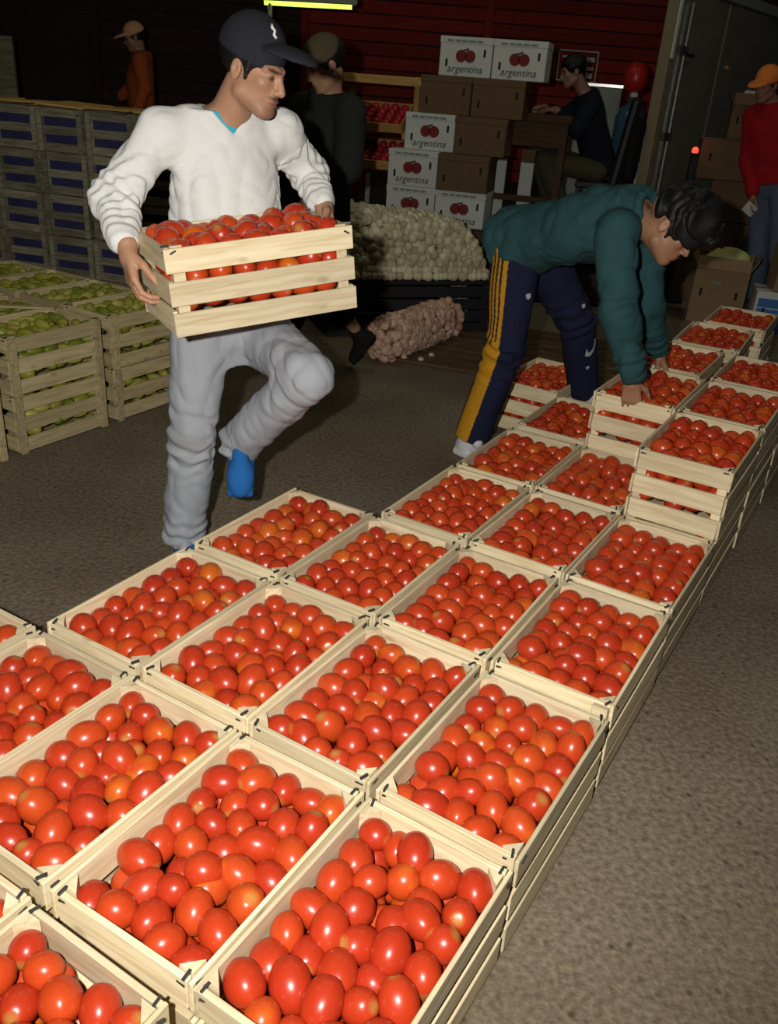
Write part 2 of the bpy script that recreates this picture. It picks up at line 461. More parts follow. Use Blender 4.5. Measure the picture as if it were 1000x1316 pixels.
def loft(P, N, R, prof, k=1.0):
    """A trunk: elliptical sections along the spine from P to N; prof rows are (share of the spine, half width, half depth, forward shift)."""
    P = np.asarray(P, float); L = np.linalg.norm(N - P)
    pr = np.array(prof, float); tt = np.linspace(pr[0, 0], pr[-1, 0], 60)
    def smooth(c):
        v = np.interp(tt, pr[:, 0], pr[:, c])
        for _ in range(5): v = np.convolve(np.pad(v, 3, mode='edge'), np.ones(7) / 7, 'valid')
        return v
    wx, wy, sh = smooth(1), smooth(2), smooth(3)
    def fn(X, Y, Z):
        x, y, z = X - P[0], Y - P[1], Z - P[2]
        q = [x * R[0, i] + y * R[1, i] + z * R[2, i] for i in range(3)]
        t = q[2] / L; tc = np.clip(t, tt[0], tt[-1])
        rx, ry = np.interp(tc, tt, wx), np.interp(tc, tt, wy)
        u, v_ = q[0] / rx, (q[1] - np.interp(tc, tt, sh)) / ry
        e = (np.abs(u) ** 2.3 + np.abs(v_) ** 2.3) ** (1 / 2.3)
        d = (e - 1) * np.minimum(rx, ry) * 0.95
        over = np.abs(t - tc) * L
        return np.where(over > 0, np.sqrt(np.maximum(d, 0) ** 2 + over ** 2) + np.minimum(d, 0) * 0, d)
    r = max(pr[:, 1].max(), pr[:, 2].max()) + .02
    A, B = P + (N - P) * tt[0], P + (N - P) * tt[-1]
    return fn, np.minimum(A, B) - r, np.maximum(A, B) + r

BODY_PROF = [(-.18, .12, .09, -.01), (-.02, .150, .108, -.015), (.14, .150, .104, -.008), (.34, .132, .096, .0), (.62, .150, .106, .0), (.80, .158, .098, -.008), (.93, .115, .070, -.015), (1.0, .07, .055, -.015)]

SHIRT_PROF = [(-.22, .172, .128, -.012), (-.02, .170, .124, -.012), (.20, .158, .112, -.004), (.38, .152, .108, .002), (.62, .158, .112, .002), (.80, .156, .100, -.008), (.93, .110, .070, -.015), (1.0, .07, .055, -.015)]

def torso_prims(F, J, g=0.0, k=1.0, belly=1.0, prof=None):
    R = torso_frame(J); P, N = J['pelvis'], J['neck']
    pr = [(a, b + g, c + g, d) for a, b, c, d in (prof or BODY_PROF)]
    F.add(loft(P, N, R, pr), .02)
    at = lambda s, fw=0: P + (N - P) * s + R[:, 1] * fw
    for s in ('sh_r', 'sh_l'):
        F.add(rc(at(.90, -.012), J[s], (.052 + g * .6) * k, (.044 + g * .6) * k), .05)

def bounds(J, keys, pad):
    A = np.array([J[k] for k in keys]); return A.min(0) - pad, A.max(0) + pad

def shoe_mesh(name, heel, toe, up, col, sole, vox=0.004, k=1.0, collar=True):
    heel = np.asarray(heel, float); toe = np.asarray(toe, float); f = nrm(toe - heel); u = nrm(np.asarray(up) - f * (np.asarray(up) @ f)); r = np.cross(f, u); R = np.stack([r, f, u], 1)
    L = np.linalg.norm(toe - heel)
    F = Field(np.minimum(heel, toe) - .12, np.maximum(heel, toe) + .14, vox)
    at = lambda y, z, x=0: heel + f * y * L + u * z + r * x
    F.add(rbox(at(.5, .012), V(.045, L * .5, .015), .012, R), .006)
    F.add(ell(at(.72, .03), V(.047, L * .30, .038), R), .012)
    F.add(ell(at(.20, .042), V(.042, L * .24, .056), R), .02)
    if collar: F.add(rc(at(.24, .06), at(.22, .115), .044, .047), .02)
    F.add(rc(at(.36, .075), at(.62, .045), .030, .026), .02)
    def cf(P):
        z = (P - heel) @ u
        c = np.where((z < .014)[:, None], np.array(sole), np.array(col)); return c
    return F.mesh(name, cf)

def figure(name, J, label, group=None, vox=0.006, skin=(0.36, 0.19, 0.115), head=None, hands=(), top=None, bottom=None, hair=None, cap=None, shoes=(), stubble=0.0, hs=1.0, sock=None):
    """J: joints in metres. Body: one continuous surface. Clothes, hair, cap and shoes are its children."""
    keys = list(J); lo, hi = bounds(J, keys, .22)
    hc, hR = head
    lo = np.minimum(lo, hc - .2); hi = np.maximum(hi, hc + .2)
    F = Field(lo, hi, vox)
    torso_prims(F, J, -0.006)
    F.add(rc(J['neck'] - (J['neck'] - J['pelvis']) * .08, hc + hR @ V(0, -.028, -.05), .060, .053), .03)
    head_prims(F, hc, hR, hs)
    for s in ('r', 'l'):
        F.add(rc(J['sh_' + s], J['el_' + s], .046, .038), .03)
        F.add(rc(J['el_' + s], J['wr_' + s], .039, .025), .01)
        F.add(rc(J['hip_' + s], J['kn_' + s], .074, .050), .04)
        F.add(rc(J['kn_' + s], J['an_' + s], .049, .033), .01)
        F.add(rc(J['an_' + s], J['an_' + s] + nrm(J['toe_' + s] - J['an_' + s]) * .07, .033, .028), .01)
    for h in hands: hand_prims(F, **h)
    def cf(P):
        col = np.empty((len(P), 3)); col[:] = skin
        head_cols(P, col, hc, hR, hs, stubble)
        if sock:
            for s in 'rl': col[np.linalg.norm(P - J['an_' + s], axis=1) < .14] = sock
        return col
    me = F.mesh(name, cf); me.materials.append(M['skin'])
    body = link(name, me, label=label, cat='person', group=group)
    del F
    if top:
        t = top; lo, hi = bounds(J, ('neck', 'pelvis', 'sh_r', 'sh_l', 'el_r', 'el_l', 'wr_r', 'wr_l'), .2)
        F = Field(lo, hi, t.get('vox', vox)); g = t.get('g', .018)
        torso_prims(F, J, g, prof=t.get('prof', SHIRT_PROF))
        sr = t.get('sleeve', (.066, .060, .046))
        for s in ('r', 'l'):
            e = J['el_' + s]; wv = J['wr_' + s]
            F.add(rc(J['sh_' + s], e, sr[0], sr[1]), .045)
            if not t.get('short'): F.add(rc(e, e + (wv - e) * t.get('cuff', .9), sr[1], sr[2]), .02)
        for d in t.get('folds', ()): F.displace(d)
        R = torso_frame(J); N = J['neck']; hem = J['pelvis'] + (N - J['pelvis']) * t.get('hem', -.08)
        if not t.get('nohem'):
            keep = F.g.copy(); F.plane(hem, -R[:, 2])
            # the hem only trims the trunk, not hanging sleeves
            if t.get('free_sleeves'):
                A = Field(lo, hi, F.v)
                for s in ('r', 'l'):
                    e = J['el_' + s]; wv = J['wr_' + s]
                    A.add(rc(J['sh_' + s], e, sr[0], sr[1]), .045); A.add(rc(e, e + (wv - e) * t.get('cuff', .9), sr[1], sr[2]), .02)
                for d in t.get('folds', ()): A.displace(d)
                F.g = np.minimum(F.g, A.g)
        F.sub(rc(N - R[:, 2] * .02 + R[:, 1] * .012, N + R[:, 2] * .16 + R[:, 1] * .03, t.get('neck_r', .066), .09), .006)
        if t.get('vneck'):
            for q in np.linspace(0, 1, 7):
                F.sub(rc(N + R[:, 1] * .02 + R[:, 2] * (.05 - (t['vneck'] + .05) * q), N + R[:, 1] * .24 + R[:, 2] * (.05 - (t['vneck'] + .05) * q), .070 * (1 - q) + .004, .070 * (1 - q) + .004), .003)
        if t.get('collar'):
            for i in range(12):
                a0, a1 = 2 * math.pi * i / 12, 2 * math.pi * (i + 1) / 12
                pt = lambda a: N + R @ V(.062 * math.cos(a), .062 * math.sin(a) + .0, .035 + .0)
                F.add(rc(pt(a0), pt(a1), .016, .016), .01)
        me = F.mesh(t['name'], t['col'] if callable(t['col']) else const(t['col'])); me.materials.append(M['cloth'])
        link(t['name'], me, None, body, label=t.get('label'))
        if t.get('under'):
            F = Field(N - .2, N + .15, vox)
            torso_prims(F, J, g - .012, prof=t.get('prof', SHIRT_PROF))
            F.sub(rc(N - R[:, 2] * .008 + R[:, 1] * .012, N + R[:, 2] * .16 + R[:, 1] * .03, t['neck_r'] - .006, .085), .005)
            F.plane(N - R[:, 2] * .16, -R[:, 2]); F.plane(N + R[:, 1] * .035, -R[:, 1])
            me = F.mesh('undershirt', const(t['under'])); me.materials.append(M['cloth']); link('undershirt', me, None, body, label='light blue undershirt collar')
    if bottom:
        t = bottom; lo, hi = bounds(J, ('pelvis', 'hip_r', 'hip_l', 'kn_r', 'kn_l', 'an_r', 'an_l'), .2)
        F = Field(lo, hi, t.get('vox', vox)); R = torso_frame(J); P = J['pelvis']
        lr = t.get('leg', (.098, .078, .066)); end = t.get('end', 1.0)
        G = []
        for s in ('r', 'l'):                     # one leg at a time, so that the legs never web together
            Q = Field(lo, hi, F.v)
            Q.add(loft(P, J['neck'], R, [(-.20, .11, .10, -.008), (-.08, .165, .128, -.014), (.0, .172, .130, -.012), (.12, .160, .118, -.008)]), .02)
            k_, a_ = J['kn_' + s], J['an_' + s]
            Q.add(rc(J['hip_' + s], k_, lr[0], lr[1]), .04)
            Q.add(rc(k_, k_ + (a_ - k_) * end, lr[1], lr[2]), .02); G.append(Q.g)
        F.g = np.minimum(G[0], G[1])
        for d in t.get('folds', ()): F.displace(d)
        for s in ('r', 'l'):                     # open hems
            k_, a_ = J['kn_' + s], J['an_' + s]; d = nrm(a_ - k_); e = k_ + (a_ - k_) * end
            F.sub(rc(e + d * .03, e + d * .12, lr[2] + .012, lr[2] + .05), .003)
        if t.get('waist'): F.plane(P + R[:, 2] * t['waist'], R[:, 2])
        me = F.mesh(t['name'], t['col'] if callable(t['col']) else const(t['col'])); me.materials.append(M['cloth'])
        link(t['name'], me, None, body, label=t.get('label'))
    if hair:
        h = hair; F = Field(hc - .19, hc + .19, max(.004, vox * .8))
        T = lambda *p: hc + hR @ (np.array(p) * hs)
        F.add(ell(T(*h.get('c', (0, -.022, .046))), hs * V(*h.get('r', (.083, .104, .092))), hR), .01)
        if h.get('noise'): F.displace(fold_noise(*h['noise']))
        F.sub(ell(T(0, .105, -.055), hs * V(.074, .088, h.get('face', .105)), hR), .006)
        F.plane(T(0, 0, h.get('low', -.055)), -hR[:, 2])
        for s in (-1, 1):
            F.add(rc(T(s * .070, .022, .03), T(s * .069, .018, h.get('burn', -.012)), .011 * hs, .006 * hs), .008)
            F.sub(ell(T(s * .082, -.012, -.012), hs * V(.03, .021, .034), hR), .003)
        me = F.mesh('hair', const(h.get('col', (0.008, 0.007, 0.007)))); me.materials.append(M['hair']); link('hair', me, None, body)
    if cap:
        h = cap; F = Field(hc - .26, hc + .26, max(.004, vox * .7))
        T = lambda *p: hc + hR @ (np.array(p) * hs)
        F.add(ell(T(0, h.get('cy', -.012), .055), hs * V(.091, h.get('len', .111), h.get('tall', .110)), hR), .01)
        Rt = hR @ np.array(Matrix.Rotation(-0.32 * 0.5, 3, 'X'))
        F.plane(T(0, 0, .028), -(hR @ V(0, .16, 1)))
        if h.get('brim', 1):
            Rb = hR @ np.array(Matrix.Rotation(h.get('droop', -.22), 3, 'X')); bz = h.get('bz', .034)
            B = Field(hc - .26, hc + .26, F.v)
            B.add(ell(T(0, h.get('by', .112), bz), hs * V(.082, .098, .030), Rb), .002)
            B.sub(ell(T(0, h.get('by', .112), bz - .012) , hs * V(.0815, .0975, .030), Rb), .001)
            F.g = np.minimum(F.g, B.g)
        me = F.mesh('cap', const(h['col'])); me.materials.append(M['cloth']); link('cap', me, None, body)
    for s in shoes:
        me = shoe_mesh('shoe', s['heel'], s['toe'], s['up'], s['col'], s.get('sole', s['col']), max(.004, vox * .7), collar=s.get('collar', True)); me.materials.append(M['cloth'])
        link('shoe', me, None, body)
    return body
# ------------------------------------------------------------------ the setting
def floor_mat():
    t = NT('worn_asphalt'); b = t.b
    tc = t.node('ShaderNodeTexCoord')
    n1 = t.node('ShaderNodeTexNoise'); n1.inputs['Scale'].default_value = 1.3; n1.inputs['Detail'].default_value = 6
    n2 = t.node('ShaderNodeTexNoise'); n2.inputs['Scale'].default_value = 60; n2.inputs['Detail'].default_value = 4
    v = t.node('ShaderNodeTexVoronoi'); v.inputs['Scale'].default_value = 26; v.inputs['Randomness'].default_value = 1.0
    for n in (n1, n2, v): t.link(tc.outputs['Object'], n.inputs['Vector'])
    r1 = t.node('ShaderNodeValToRGB'); r1.color_ramp.elements[0].position = .35; r1.color_ramp.elements[1].position = .7
    r1.color_ramp.elements[0].color = (0.150, 0.112, 0.074, 1); r1.color_ramp.elements[1].color = (0.225, 0.182, 0.130, 1)
    t.link(n1.outputs['Fac'], r1.inputs[0])
    m1 = t.node('ShaderNodeMapRange'); m1.inputs[1].default_value = .3; m1.inputs[2].default_value = .7; m1.inputs[3].default_value = .62; m1.inputs[4].default_value = 1.3
    t.link(n2.outputs['Fac'], m1.inputs[0])
    s1 = t.node('ShaderNodeVectorMath', operation='SCALE'); t.link(r1.outputs[0], s1.inputs[0]); t.link(m1.outputs[0], s1.inputs[3])
    n3 = t.node('ShaderNodeTexNoise'); n3.inputs['Scale'].default_value = 9; t.link(tc.outputs['Object'], n3.inputs['Vector'])
    m2 = t.node('ShaderNodeMapRange'); m2.inputs[1].default_value = .10; m2.inputs[2].default_value = .26; m2.inputs[3].default_value = .75; m2.inputs[4].default_value = 0
    t.link(v.outputs['Distance'], m2.inputs[0])
    m3 = t.node('ShaderNodeMath', operation='MULTIPLY'); t.link(m2.outputs[0], m3.inputs[0])
    m4 = t.node('ShaderNodeMapRange'); m4.inputs[1].default_value = .42; m4.inputs[2].default_value = .6; t.link(n3.outputs['Fac'], m4.inputs[0]); t.link(m4.outputs[0], m3.inputs[1])
    mx = t.node('ShaderNodeMix', data_type='RGBA'); mx.inputs[7].default_value = (0.045, 0.036, 0.028, 1)
    t.link(m3.outputs[0], mx.inputs[0]); t.link(s1.outputs[0], mx.inputs[6]); t.link(mx.outputs[2], b.inputs['Base Color'])
    b.inputs['Roughness'].default_value = .82; b.inputs['Specular IOR Level'].default_value = .2
    bp = t.node('ShaderNodeBump'); bp.inputs['Strength'].default_value = .5; bp.inputs['Distance'].default_value = .01
    t.link(n2.outputs['Fac'], bp.inputs['Height']); t.link(bp.outputs[0], b.inputs['Normal'])
    return t.m
M['floor'] = floor_mat()
link('floor', box((26, 22, .10), M['floor']), None, None, (0, 7.5, -.05), kind='structure')
M['darkwall'] = plain('very_dark_wall', (0.03, 0.024, 0.022), 0.9, noise=.3, scale=2)  # near-black brown, lightly mottled, for walls and platform

# back wall of red painted planks, its posts, and the dark wall beside it
wb = link('wall_back', box((17.0, .12, 5.0), M['darkwall']), None, None, (0.5, 12.6, 2.5), kind='structure')
zz = .06
k = 0
while zz < 4.2:
    h = .155
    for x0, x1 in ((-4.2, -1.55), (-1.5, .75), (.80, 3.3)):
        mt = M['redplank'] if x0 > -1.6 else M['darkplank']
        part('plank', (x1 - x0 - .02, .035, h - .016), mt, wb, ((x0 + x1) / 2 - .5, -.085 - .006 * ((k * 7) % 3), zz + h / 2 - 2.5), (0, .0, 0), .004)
    zz += h; k += 1
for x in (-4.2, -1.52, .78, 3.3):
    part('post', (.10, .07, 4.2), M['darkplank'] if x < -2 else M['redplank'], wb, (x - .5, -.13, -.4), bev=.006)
link('wall_side', box((.12, 20.0, 5.0), M['darkwall']), None, None, (-7.0, 7.5, 2.5), kind='structure')

# raised loading platform under the cartons and the counter
dk = link('platform_floor', box((2.7, 4.7, .56), M['darkwall'], .01), None, None, (.78, 9.95, .28), kind='structure')
for i in range(6):
    part('edge_board', (.44, .03, .18), M['brown_wood'], dk, (-1.35 + (i + .5) * .45, -2.366, .18), bev=.004)

# boards laid on the ground behind the bending man
bd = empty('board_deck', (0.9, 5.9, 0), math.radians(-18), label='dark boards laid flat on the ground behind the bending man', cat='decking')
for i in range(9):
    part('board', (1.7 + .1 * ((i * 3) % 4), .135, .022), M['deck'], bd, (.03 * ((i * 5) % 3), -.62 + i * .15, .011), (0, 0, .006 * ((i * 7) % 5 - 2)), .004)

# ------------------------------------------------------------------ crates
SL_T, END_T = .009, .013
_post = {}
def post_mesh(mat, h, s=.032):
    key = (mat.name, h)
    if key in _post: return _post[key]
    bm = bmesh.new()
    b = [bm.verts.new(p) for p in ((0, 0, 0), (s, 0, 0), (0, s, 0))]; t = [bm.verts.new((v.co.x, v.co.y, h)) for v in b]
    bm.faces.new(b[::-1]); bm.faces.new(t)
    for i in range(3): bm.faces.new((b[i], b[(i + 1) % 3], t[(i + 1) % 3], t[i]))
    me = bpy.data.meshes.new('post'); bm.to_mesh(me); bm.free(); me.materials.append(mat); _post[key] = me
    return me

def crate(name, mat, W=.335, L=.505, H=.262, sh=.070, staples=True, seed=0, liner=None, outer=None, **kw):
    g = random.Random(seed)
    root = empty(name, **kw)
    zs = [sh / 2 + .004, H / 2, H - sh / 2]
    for sx in (-1, 1):
        for z in zs:
            part('slat', (L, SL_T, sh), mat, root, (sx * (W / 2 - SL_T / 2) + g.uniform(-.0015, .0015), g.uniform(-.003, .003), z + g.uniform(-.003, .003)), (g.uniform(-.03, .03), g.uniform(-.004, .004), math.pi / 2 + g.uniform(-.003, .003)), .0015)
    for sy in (-1, 1):
        for z in zs:
            part('end_board', (W - 2 * SL_T - .004, END_T, sh), mat, root, (g.uniform(-.001, .001), sy * (L / 2 - END_T / 2 - .002), z + g.uniform(-.003, .003)), (g.uniform(-.03, .03), g.uniform(-.006, .006), 0), .0015)
        for sx in (-1, 1):
            link('corner_post', post_mesh(mat, H + .002), None, root, (sx * (W / 2 - SL_T - .003), sy * (L / 2 - END_T - .006), 0), (0, 0, {(1, 1): math.pi, (-1, -1): 0, (1, -1): math.pi / 2, (-1, 1): -math.pi / 2}[(sx, sy)]))
    for i in range(3):
        part('bottom_board', (L - .06, .085, .006), mat, root, ((i - 1) * .1, 0, .005), (0, 0, math.pi / 2))
    if staples:
        for sx in (-1, 1):
            for sy in (-1, 1):
                part('staple', (.0055, .021, .005), M['staple'], root, (sx * (W / 2 - .019), sy * (L / 2 - .010) + g.uniform(-.003, .003), H + .003), (0, 0, g.uniform(-.4, .4)))
                part('staple', (.019, .0055, .005), M['staple'], root, (sx * (W / 2 - .026), sy * (L / 2 - .004), H - .012 + g.uniform(-.004, .004)), (0, 0, g.uniform(-.3, .3)))
                part('staple', (.005, .018, .005), M['staple'], root, (sx * (W / 2 + .0005), sy * (L / 2 - .022), H - .014 + g.uniform(-.006, .006)), (g.uniform(-.5, .5), 0, 0))
    if outer == 'end':
        for sx in (-1, 1): part('outer_post', (.034, .012, H), mat, root, (sx * (W / 2 - .020), -L / 2 - .005, H / 2), bev=.0015)
    if outer == 'side':
        for sy in (-1, 1): part('outer_post', (.012, .036, H + .002), mat, root, (W / 2 + .005, sy * (L / 2 - .022), H / 2), bev=.0015)
    if liner:
        part('liner', (W - .05, L - .06, H - .03), liner, root, (0, 0, H / 2), bev=.01, label='dark blue wrapping inside')
    return root

# grid of tomato crates, seen from above: column 1 runs along the open asphalt, row 1 is nearest
GX, GY, GYAW, PW, PL = .7427 * 1.0, 0, 0, 0, 0
G0 = np.array((.0322, .7427)); YAW = -.5197; PW, PL, CH = .3446, .5565, .2624
EX = np.array((math.cos(YAW), math.sin(YAW))); EY = np.array((-math.sin(YAW), math.cos(YAW)))
def cell(c, r):                        # centre of the cell, c columns from the asphalt side, r rows from the camera
    return G0 - EX * (c * PW) + EY * (r * PL)

tomato_pack = []
def relax(seed, W, L, H, nx=5, ny=7, nl=4, r0=.0345):
    g = np.random.default_rng(seed); P = []; idx = []
    for k in range(nl):
        for j in range(ny):
            for i in range(nx):
                P.append(((i - (nx - 1) / 2) * (W - .07) / (nx - 1) + (.010 if (j + k) % 2 else -.010), (j - (ny - 1) / 2) * (L - .075) / (ny - 1), .035 + k * .072)); idx.append((i, j, k))
    P = np.array(P) + g.normal(size=(len(P), 3)) * .006; idx = np.array(idx)
    r = r0 * g.uniform(.90, 1.10, len(P))
    ii, jj = np.triu_indices(len(P), 1)
    for it in range(150):
        P[:, 2] -= .0012 * (it < 110)
        d = P[ii] - P[jj]; n = np.linalg.norm(d, axis=1); o = (r[ii] + r[jj]) * .985 - n; m = o > 0
        c = d[m] / n[m, None] * o[m, None] * .42
        np.add.at(P, ii[m], c); np.add.at(P, jj[m], -c)
        P[:, 0] = np.clip(P[:, 0], -W / 2 + r * .95, W / 2 - r * .95); P[:, 1] = np.clip(P[:, 1], -L / 2 + r * .95, L / 2 - r * .95)
        P[:, 2] = np.maximum(P[:, 2], r)
    top = idx[:, 2] == nl - 1
    zt = P[top, 2]; P[top, 2] = zt.mean() + .38 * (zt - zt.mean()); P[~top, 2] = np.minimum(P[~top, 2], zt.mean() - .042)
    P[:, 2] += (H - .002) - np.percentile((P[:, 2] + r)[top], 70)
    over = np.maximum((P[:, 2] + r) - (H + .038), 0); P[:, 2] -= over * .8
    A = g.normal(size=(len(P), 3)) * (1, 1, .45); A /= np.linalg.norm(A, axis=1)[:, None]
    return P, r, A, idx

PACKS = [relax(s, .305, .472, .262) for s in (1, 2, 3, 4)]

def fruit_mesh(name, nu, nv, seed, mat, ax=(1.0, 1.0, 1.2), dent=.07):
    g = np.random.default_rng(seed); vs, fs, scar = [], [], []
    ph = g.uniform(0, 6.28, 3)
    for j in range(nv + 1):
        th = math.pi * j / nv
        n = 1 if j in (0, nv) else nu
        for i in range(n):
            a = 2 * math.pi * i / nu
            rr = 1 + .018 * math.sin(3 * a + ph[0]) * math.sin(th) + .012 * math.sin(2 * a + ph[1]) - dent * math.exp(-(th / .25) ** 2) + .03 * math.exp(-((math.pi - th) / .2) ** 2)
            rr *= 1 + .05 * math.cos(th)
            vs.append((ax[0] * rr * math.sin(th) * math.cos(a), ax[1] * rr * math.sin(th) * math.sin(a), ax[2] * rr * math.cos(th)))
            scar.append(.85 if j == 0 else (.45 if j == 1 and nv > 9 else 0))
    row = lambda j: 0 if j == 0 else 1 + (j - 1) * nu
    for j in range(nv):
        for i in range(nu):
            a, b = i, (i + 1) % nu
            if j == 0: fs.append((0, row(1) + a, row(1) + b))
            elif j == nv - 1: fs.append((row(j) + a, row(nv), row(j) + b))
            else: fs.append((row(j) + a, row(j + 1) + a, row(j + 1) + b, row(j) + b))
    return np.array(vs), fs, np.array(scar)

def to_mesh(name, vs, fs, scar, mat, tone=None):
    me = np_mesh(name, vs, np.concatenate([np.array(f) for f in fs]), np.array([len(f) for f in fs]))
    a = me.attributes.new('scar', 'FLOAT', 'POINT'); a.data.foreach_set('value', scar.astype(np.float32))
    if tone is not None:
        a = me.attributes.new('tone', 'FLOAT', 'POINT'); a.data.foreach_set('value', tone.astype(np.float32))
    me.materials.append(mat); return me

TOM_HI = [to_mesh('tomato', *(lambda v, f, s: (v * .0345, f, s))(*fruit_mesh('tomato', 20, 13, s, M['tomato'], ax=(1, 1, 1.10 + .09 * s))), M['tomato']) for s in range(3)]
TOM_LO = fruit_mesh('tomato', 12, 8, 1, None, ax=(1, 1, 1.16))

class Heap:
    """Many alike fruit joined into one mesh."""
    def __init__(s, base): s.b = base; s.V, s.sc, s.tone, s.n = [], [], [], 0
    def add(s, p, r, axis, tone):
        z = nrm(axis); x = nrm(np.cross(z, (0.3, 0.8, 0.52))); y = np.cross(z, x)
        s.V.append(s.b[0] * r @ np.stack([x, y, z]) + p); s.sc.append(s.b[2]); s.tone.append(np.full(len(s.b[2]), tone)); s.n += 1
    def build(s, name, mat, parent=None, **kw):
        nv = len(s.b[0]); fl = np.concatenate([np.array(f) for f in s.b[1]]); lt = np.array([len(f) for f in s.b[1]])
        F = (fl[None, :] + nv * np.arange(s.n)[:, None]).ravel()
        me = np_mesh(name, np.concatenate(s.V), F, np.tile(lt, s.n))
        a = me.attributes.new('scar', 'FLOAT', 'POINT'); a.data.foreach_set('value', np.concatenate(s.sc).astype(np.float32))
        a = me.attributes.new('tone', 'FLOAT', 'POINT'); a.data.foreach_set('value', np.concatenate(s.tone).astype(np.float32))
        me.materials.append(mat)
        return link(name, me, None, parent, **kw)

REST = Heap(TOM_LO)
ORD = ('first', 'second', 'third', 'fourth', 'fifth', 'sixth', 'seventh', 'eighth')
rng = np.random.default_rng(9)
filled = []                                     # (crate matrix, pack number, crate phrase, wanted sides)
def fill(mat4, pk, phrase, sides='', dense=1): filled.append((np.array(mat4), pk, phrase, sides, dense))

def place(c, r, z, phrase, label, dz=0.0, jx=0.0, jy=0.0, yaw=0.0, sides='', staples=True, tilt=0.0, W=.335, L=.527, mat='pale', cw=1.0):
    x, y = cell(c + .5 + jx, r + .478 + jy)
    k = len(filled)
    o = crate('tomato_crate', M[mat], W=W, L=L, staples=staples, seed=100 + k, loc=(x, y, z + dz), rz=YAW + yaw, label=label, cat='crate', group='crates of tomatoes laid out on the ground')
    if tilt: o.rotation_euler[0] = tilt
    mw = Matrix.Translation((x, y, z + dz)) @ o.rotation_euler.to_matrix().to_4x4() @ Matrix.Diagonal((1, 1.04, 1, 1))
    fill(mw, k % 4, phrase, sides)
    return o

COLN = ('asphalt-edge', 'second', 'third', 'fourth', 'fifth')
ROWN = ('nearest-row', 'second-row', 'third-row', 'fourth-row', 'fifth-row', 'sixth-row', 'seventh-row')
rows = {-1: (1, 2), 0: (0, 1, 2, 3, 4), 1: (0, 1, 2, 3), 2: (0, 1, 2, 3), 3: (0, 1, 2), 4: (1, 2), 5: (2,), 6: (3,)}
JX = {0: (0, 0, -.01, -.02, -.02), 1: (-.01, .0, 0, 0, .02)}
g = random.Random(2)
for r, cs in rows.items():
    for c in cs:
        rn = ('frame-bottom row', 'nearest full row', 'second row', 'third row', 'fourth row', 'fifth row', 'sixth row', 'seventh row')[r + 1]
        cn = 'first column' if c == 0 else ORD[c] + ' column'
        ph = '%s %s' % (rn.replace(' row', '-row'), cn.replace(' column', '-column'))
        place(c, r, 0.002, ph, 'pale crate of red tomatoes, %s, %s from the open asphalt' % (rn, cn),
              dz=g.uniform(0, .006) + .004 * r * (r > 0), jx=g.uniform(-.012, .012), jy=g.uniform(-.012, .012) + (.03 if r == 5 else 0), yaw=g.uniform(-.012, .012), sides=('R' if c == 0 else '') + ('F' if r >= 5 else ''), staples=r < 5)
# two layers further along
LOW = []
for c, r in ((0, 4), (0, 5), (0, 6), (1, 5), (1, 6)):
    place(c, r, 0.002, '', 'lower crate under a stacked tomato crate, %s row, %s column from the asphalt' % (ORD[r + 0], ORD[c]), dz=.003, jx=g.uniform(-.03, .02), sides='R' if c == 0 else '', staples=False)
for c, r, ph, lab, kw in (
        (0, 4, 'front-stacked crate', 'stacked upper crate of tomatoes whose slotted end faces the camera beside asphalt', dict(sides='FR', jy=.02)),
        (0, 5, 'middle-stacked crate', 'stacked upper crate of tomatoes right behind the front stacked one, asphalt edge', dict(sides='R')),
        (0, 6, 'far-stacked crate', 'stacked upper crate of tomatoes farthest along the asphalt edge', dict(sides='R')),
        (1, 5, 'hand-held crate', 'stacked upper crate whose near end the bending man grips', dict(sides='F', jy=-.03, dz=.0)),
        (1, 6, 'other-hand crate', 'stacked upper crate under the far hand of the bending man', dict(jx=.12))):
    place(c, r, .2665, ph, lab, **kw)
place(1.0, 7.0, 0.002, '', 'lower crate under the front one of the farthest pair', staples=False, sides='FR', jx=.0)
place(1.0, 7.05, .2665, 'far-pair front crate', 'front crate of the farthest pair of stacked tomato crates', jx=.0, sides='FR', yaw=.05)
place(.92, 8.15, 0.002, '', 'lower crate under the back one of the farthest pair', staples=False, sides='FR')
place(.92, 8.1, .2665, 'far-pair back crate', 'back crate of the farthest pair of stacked tomato crates', sides='FR', yaw=.03)
# the tall cleat on the near end of one crate beside the asphalt
o = next(x for x in C.objects if x.get('label', '').startswith('pale crate of red tomatoes, third row, first'))
part('corner_cleat', (.040, .018, .262), M['pale'], o, (.137, -.2735, .131), bev=.002, label='thick upright cleat on the end')
# low pallet under the bending man's far foot
pa = empty('wooden_pallet', (*cell(2.62, 6.65), 0), YAW, label='low wooden pallet under the far foot of the bending man', cat='pallet')
for i in range(5): part('deck_board', (.40, .085, .02), M['old'], pa, (0, -.2 + i * .1, .122), bev=.002)
for i in range(3): part('bearer', (.06, .5, .11), M['old'], pa, (-.16 + i * .16, 0, .056), bev=.002)

# the carried crate
cc = crate('tomato_crate', M['pale'], W=.335, L=.545, H=.240, sh=.064, staples=True, seed=77, label='pale slatted crate of tomatoes carried by the man in white', cat='crate')
mc = Matrix.Translation((-.4581, 2.5783, .9787)) @ Matrix.Rotation(.5276, 4, 'Z') @ Matrix.Rotation(-.1068, 4, 'Y') @ Matrix.Rotation(-.0149, 4, 'X') @ Matrix.Rotation(math.pi / 2, 4, 'Z')
cc.matrix_world = mc
fill(mc @ Matrix.Translation((0, 0, -.003)) @ Matrix.Diagonal((1, 1.07, 1, 1)), 1, 'carried crate', 'RLF', 1)

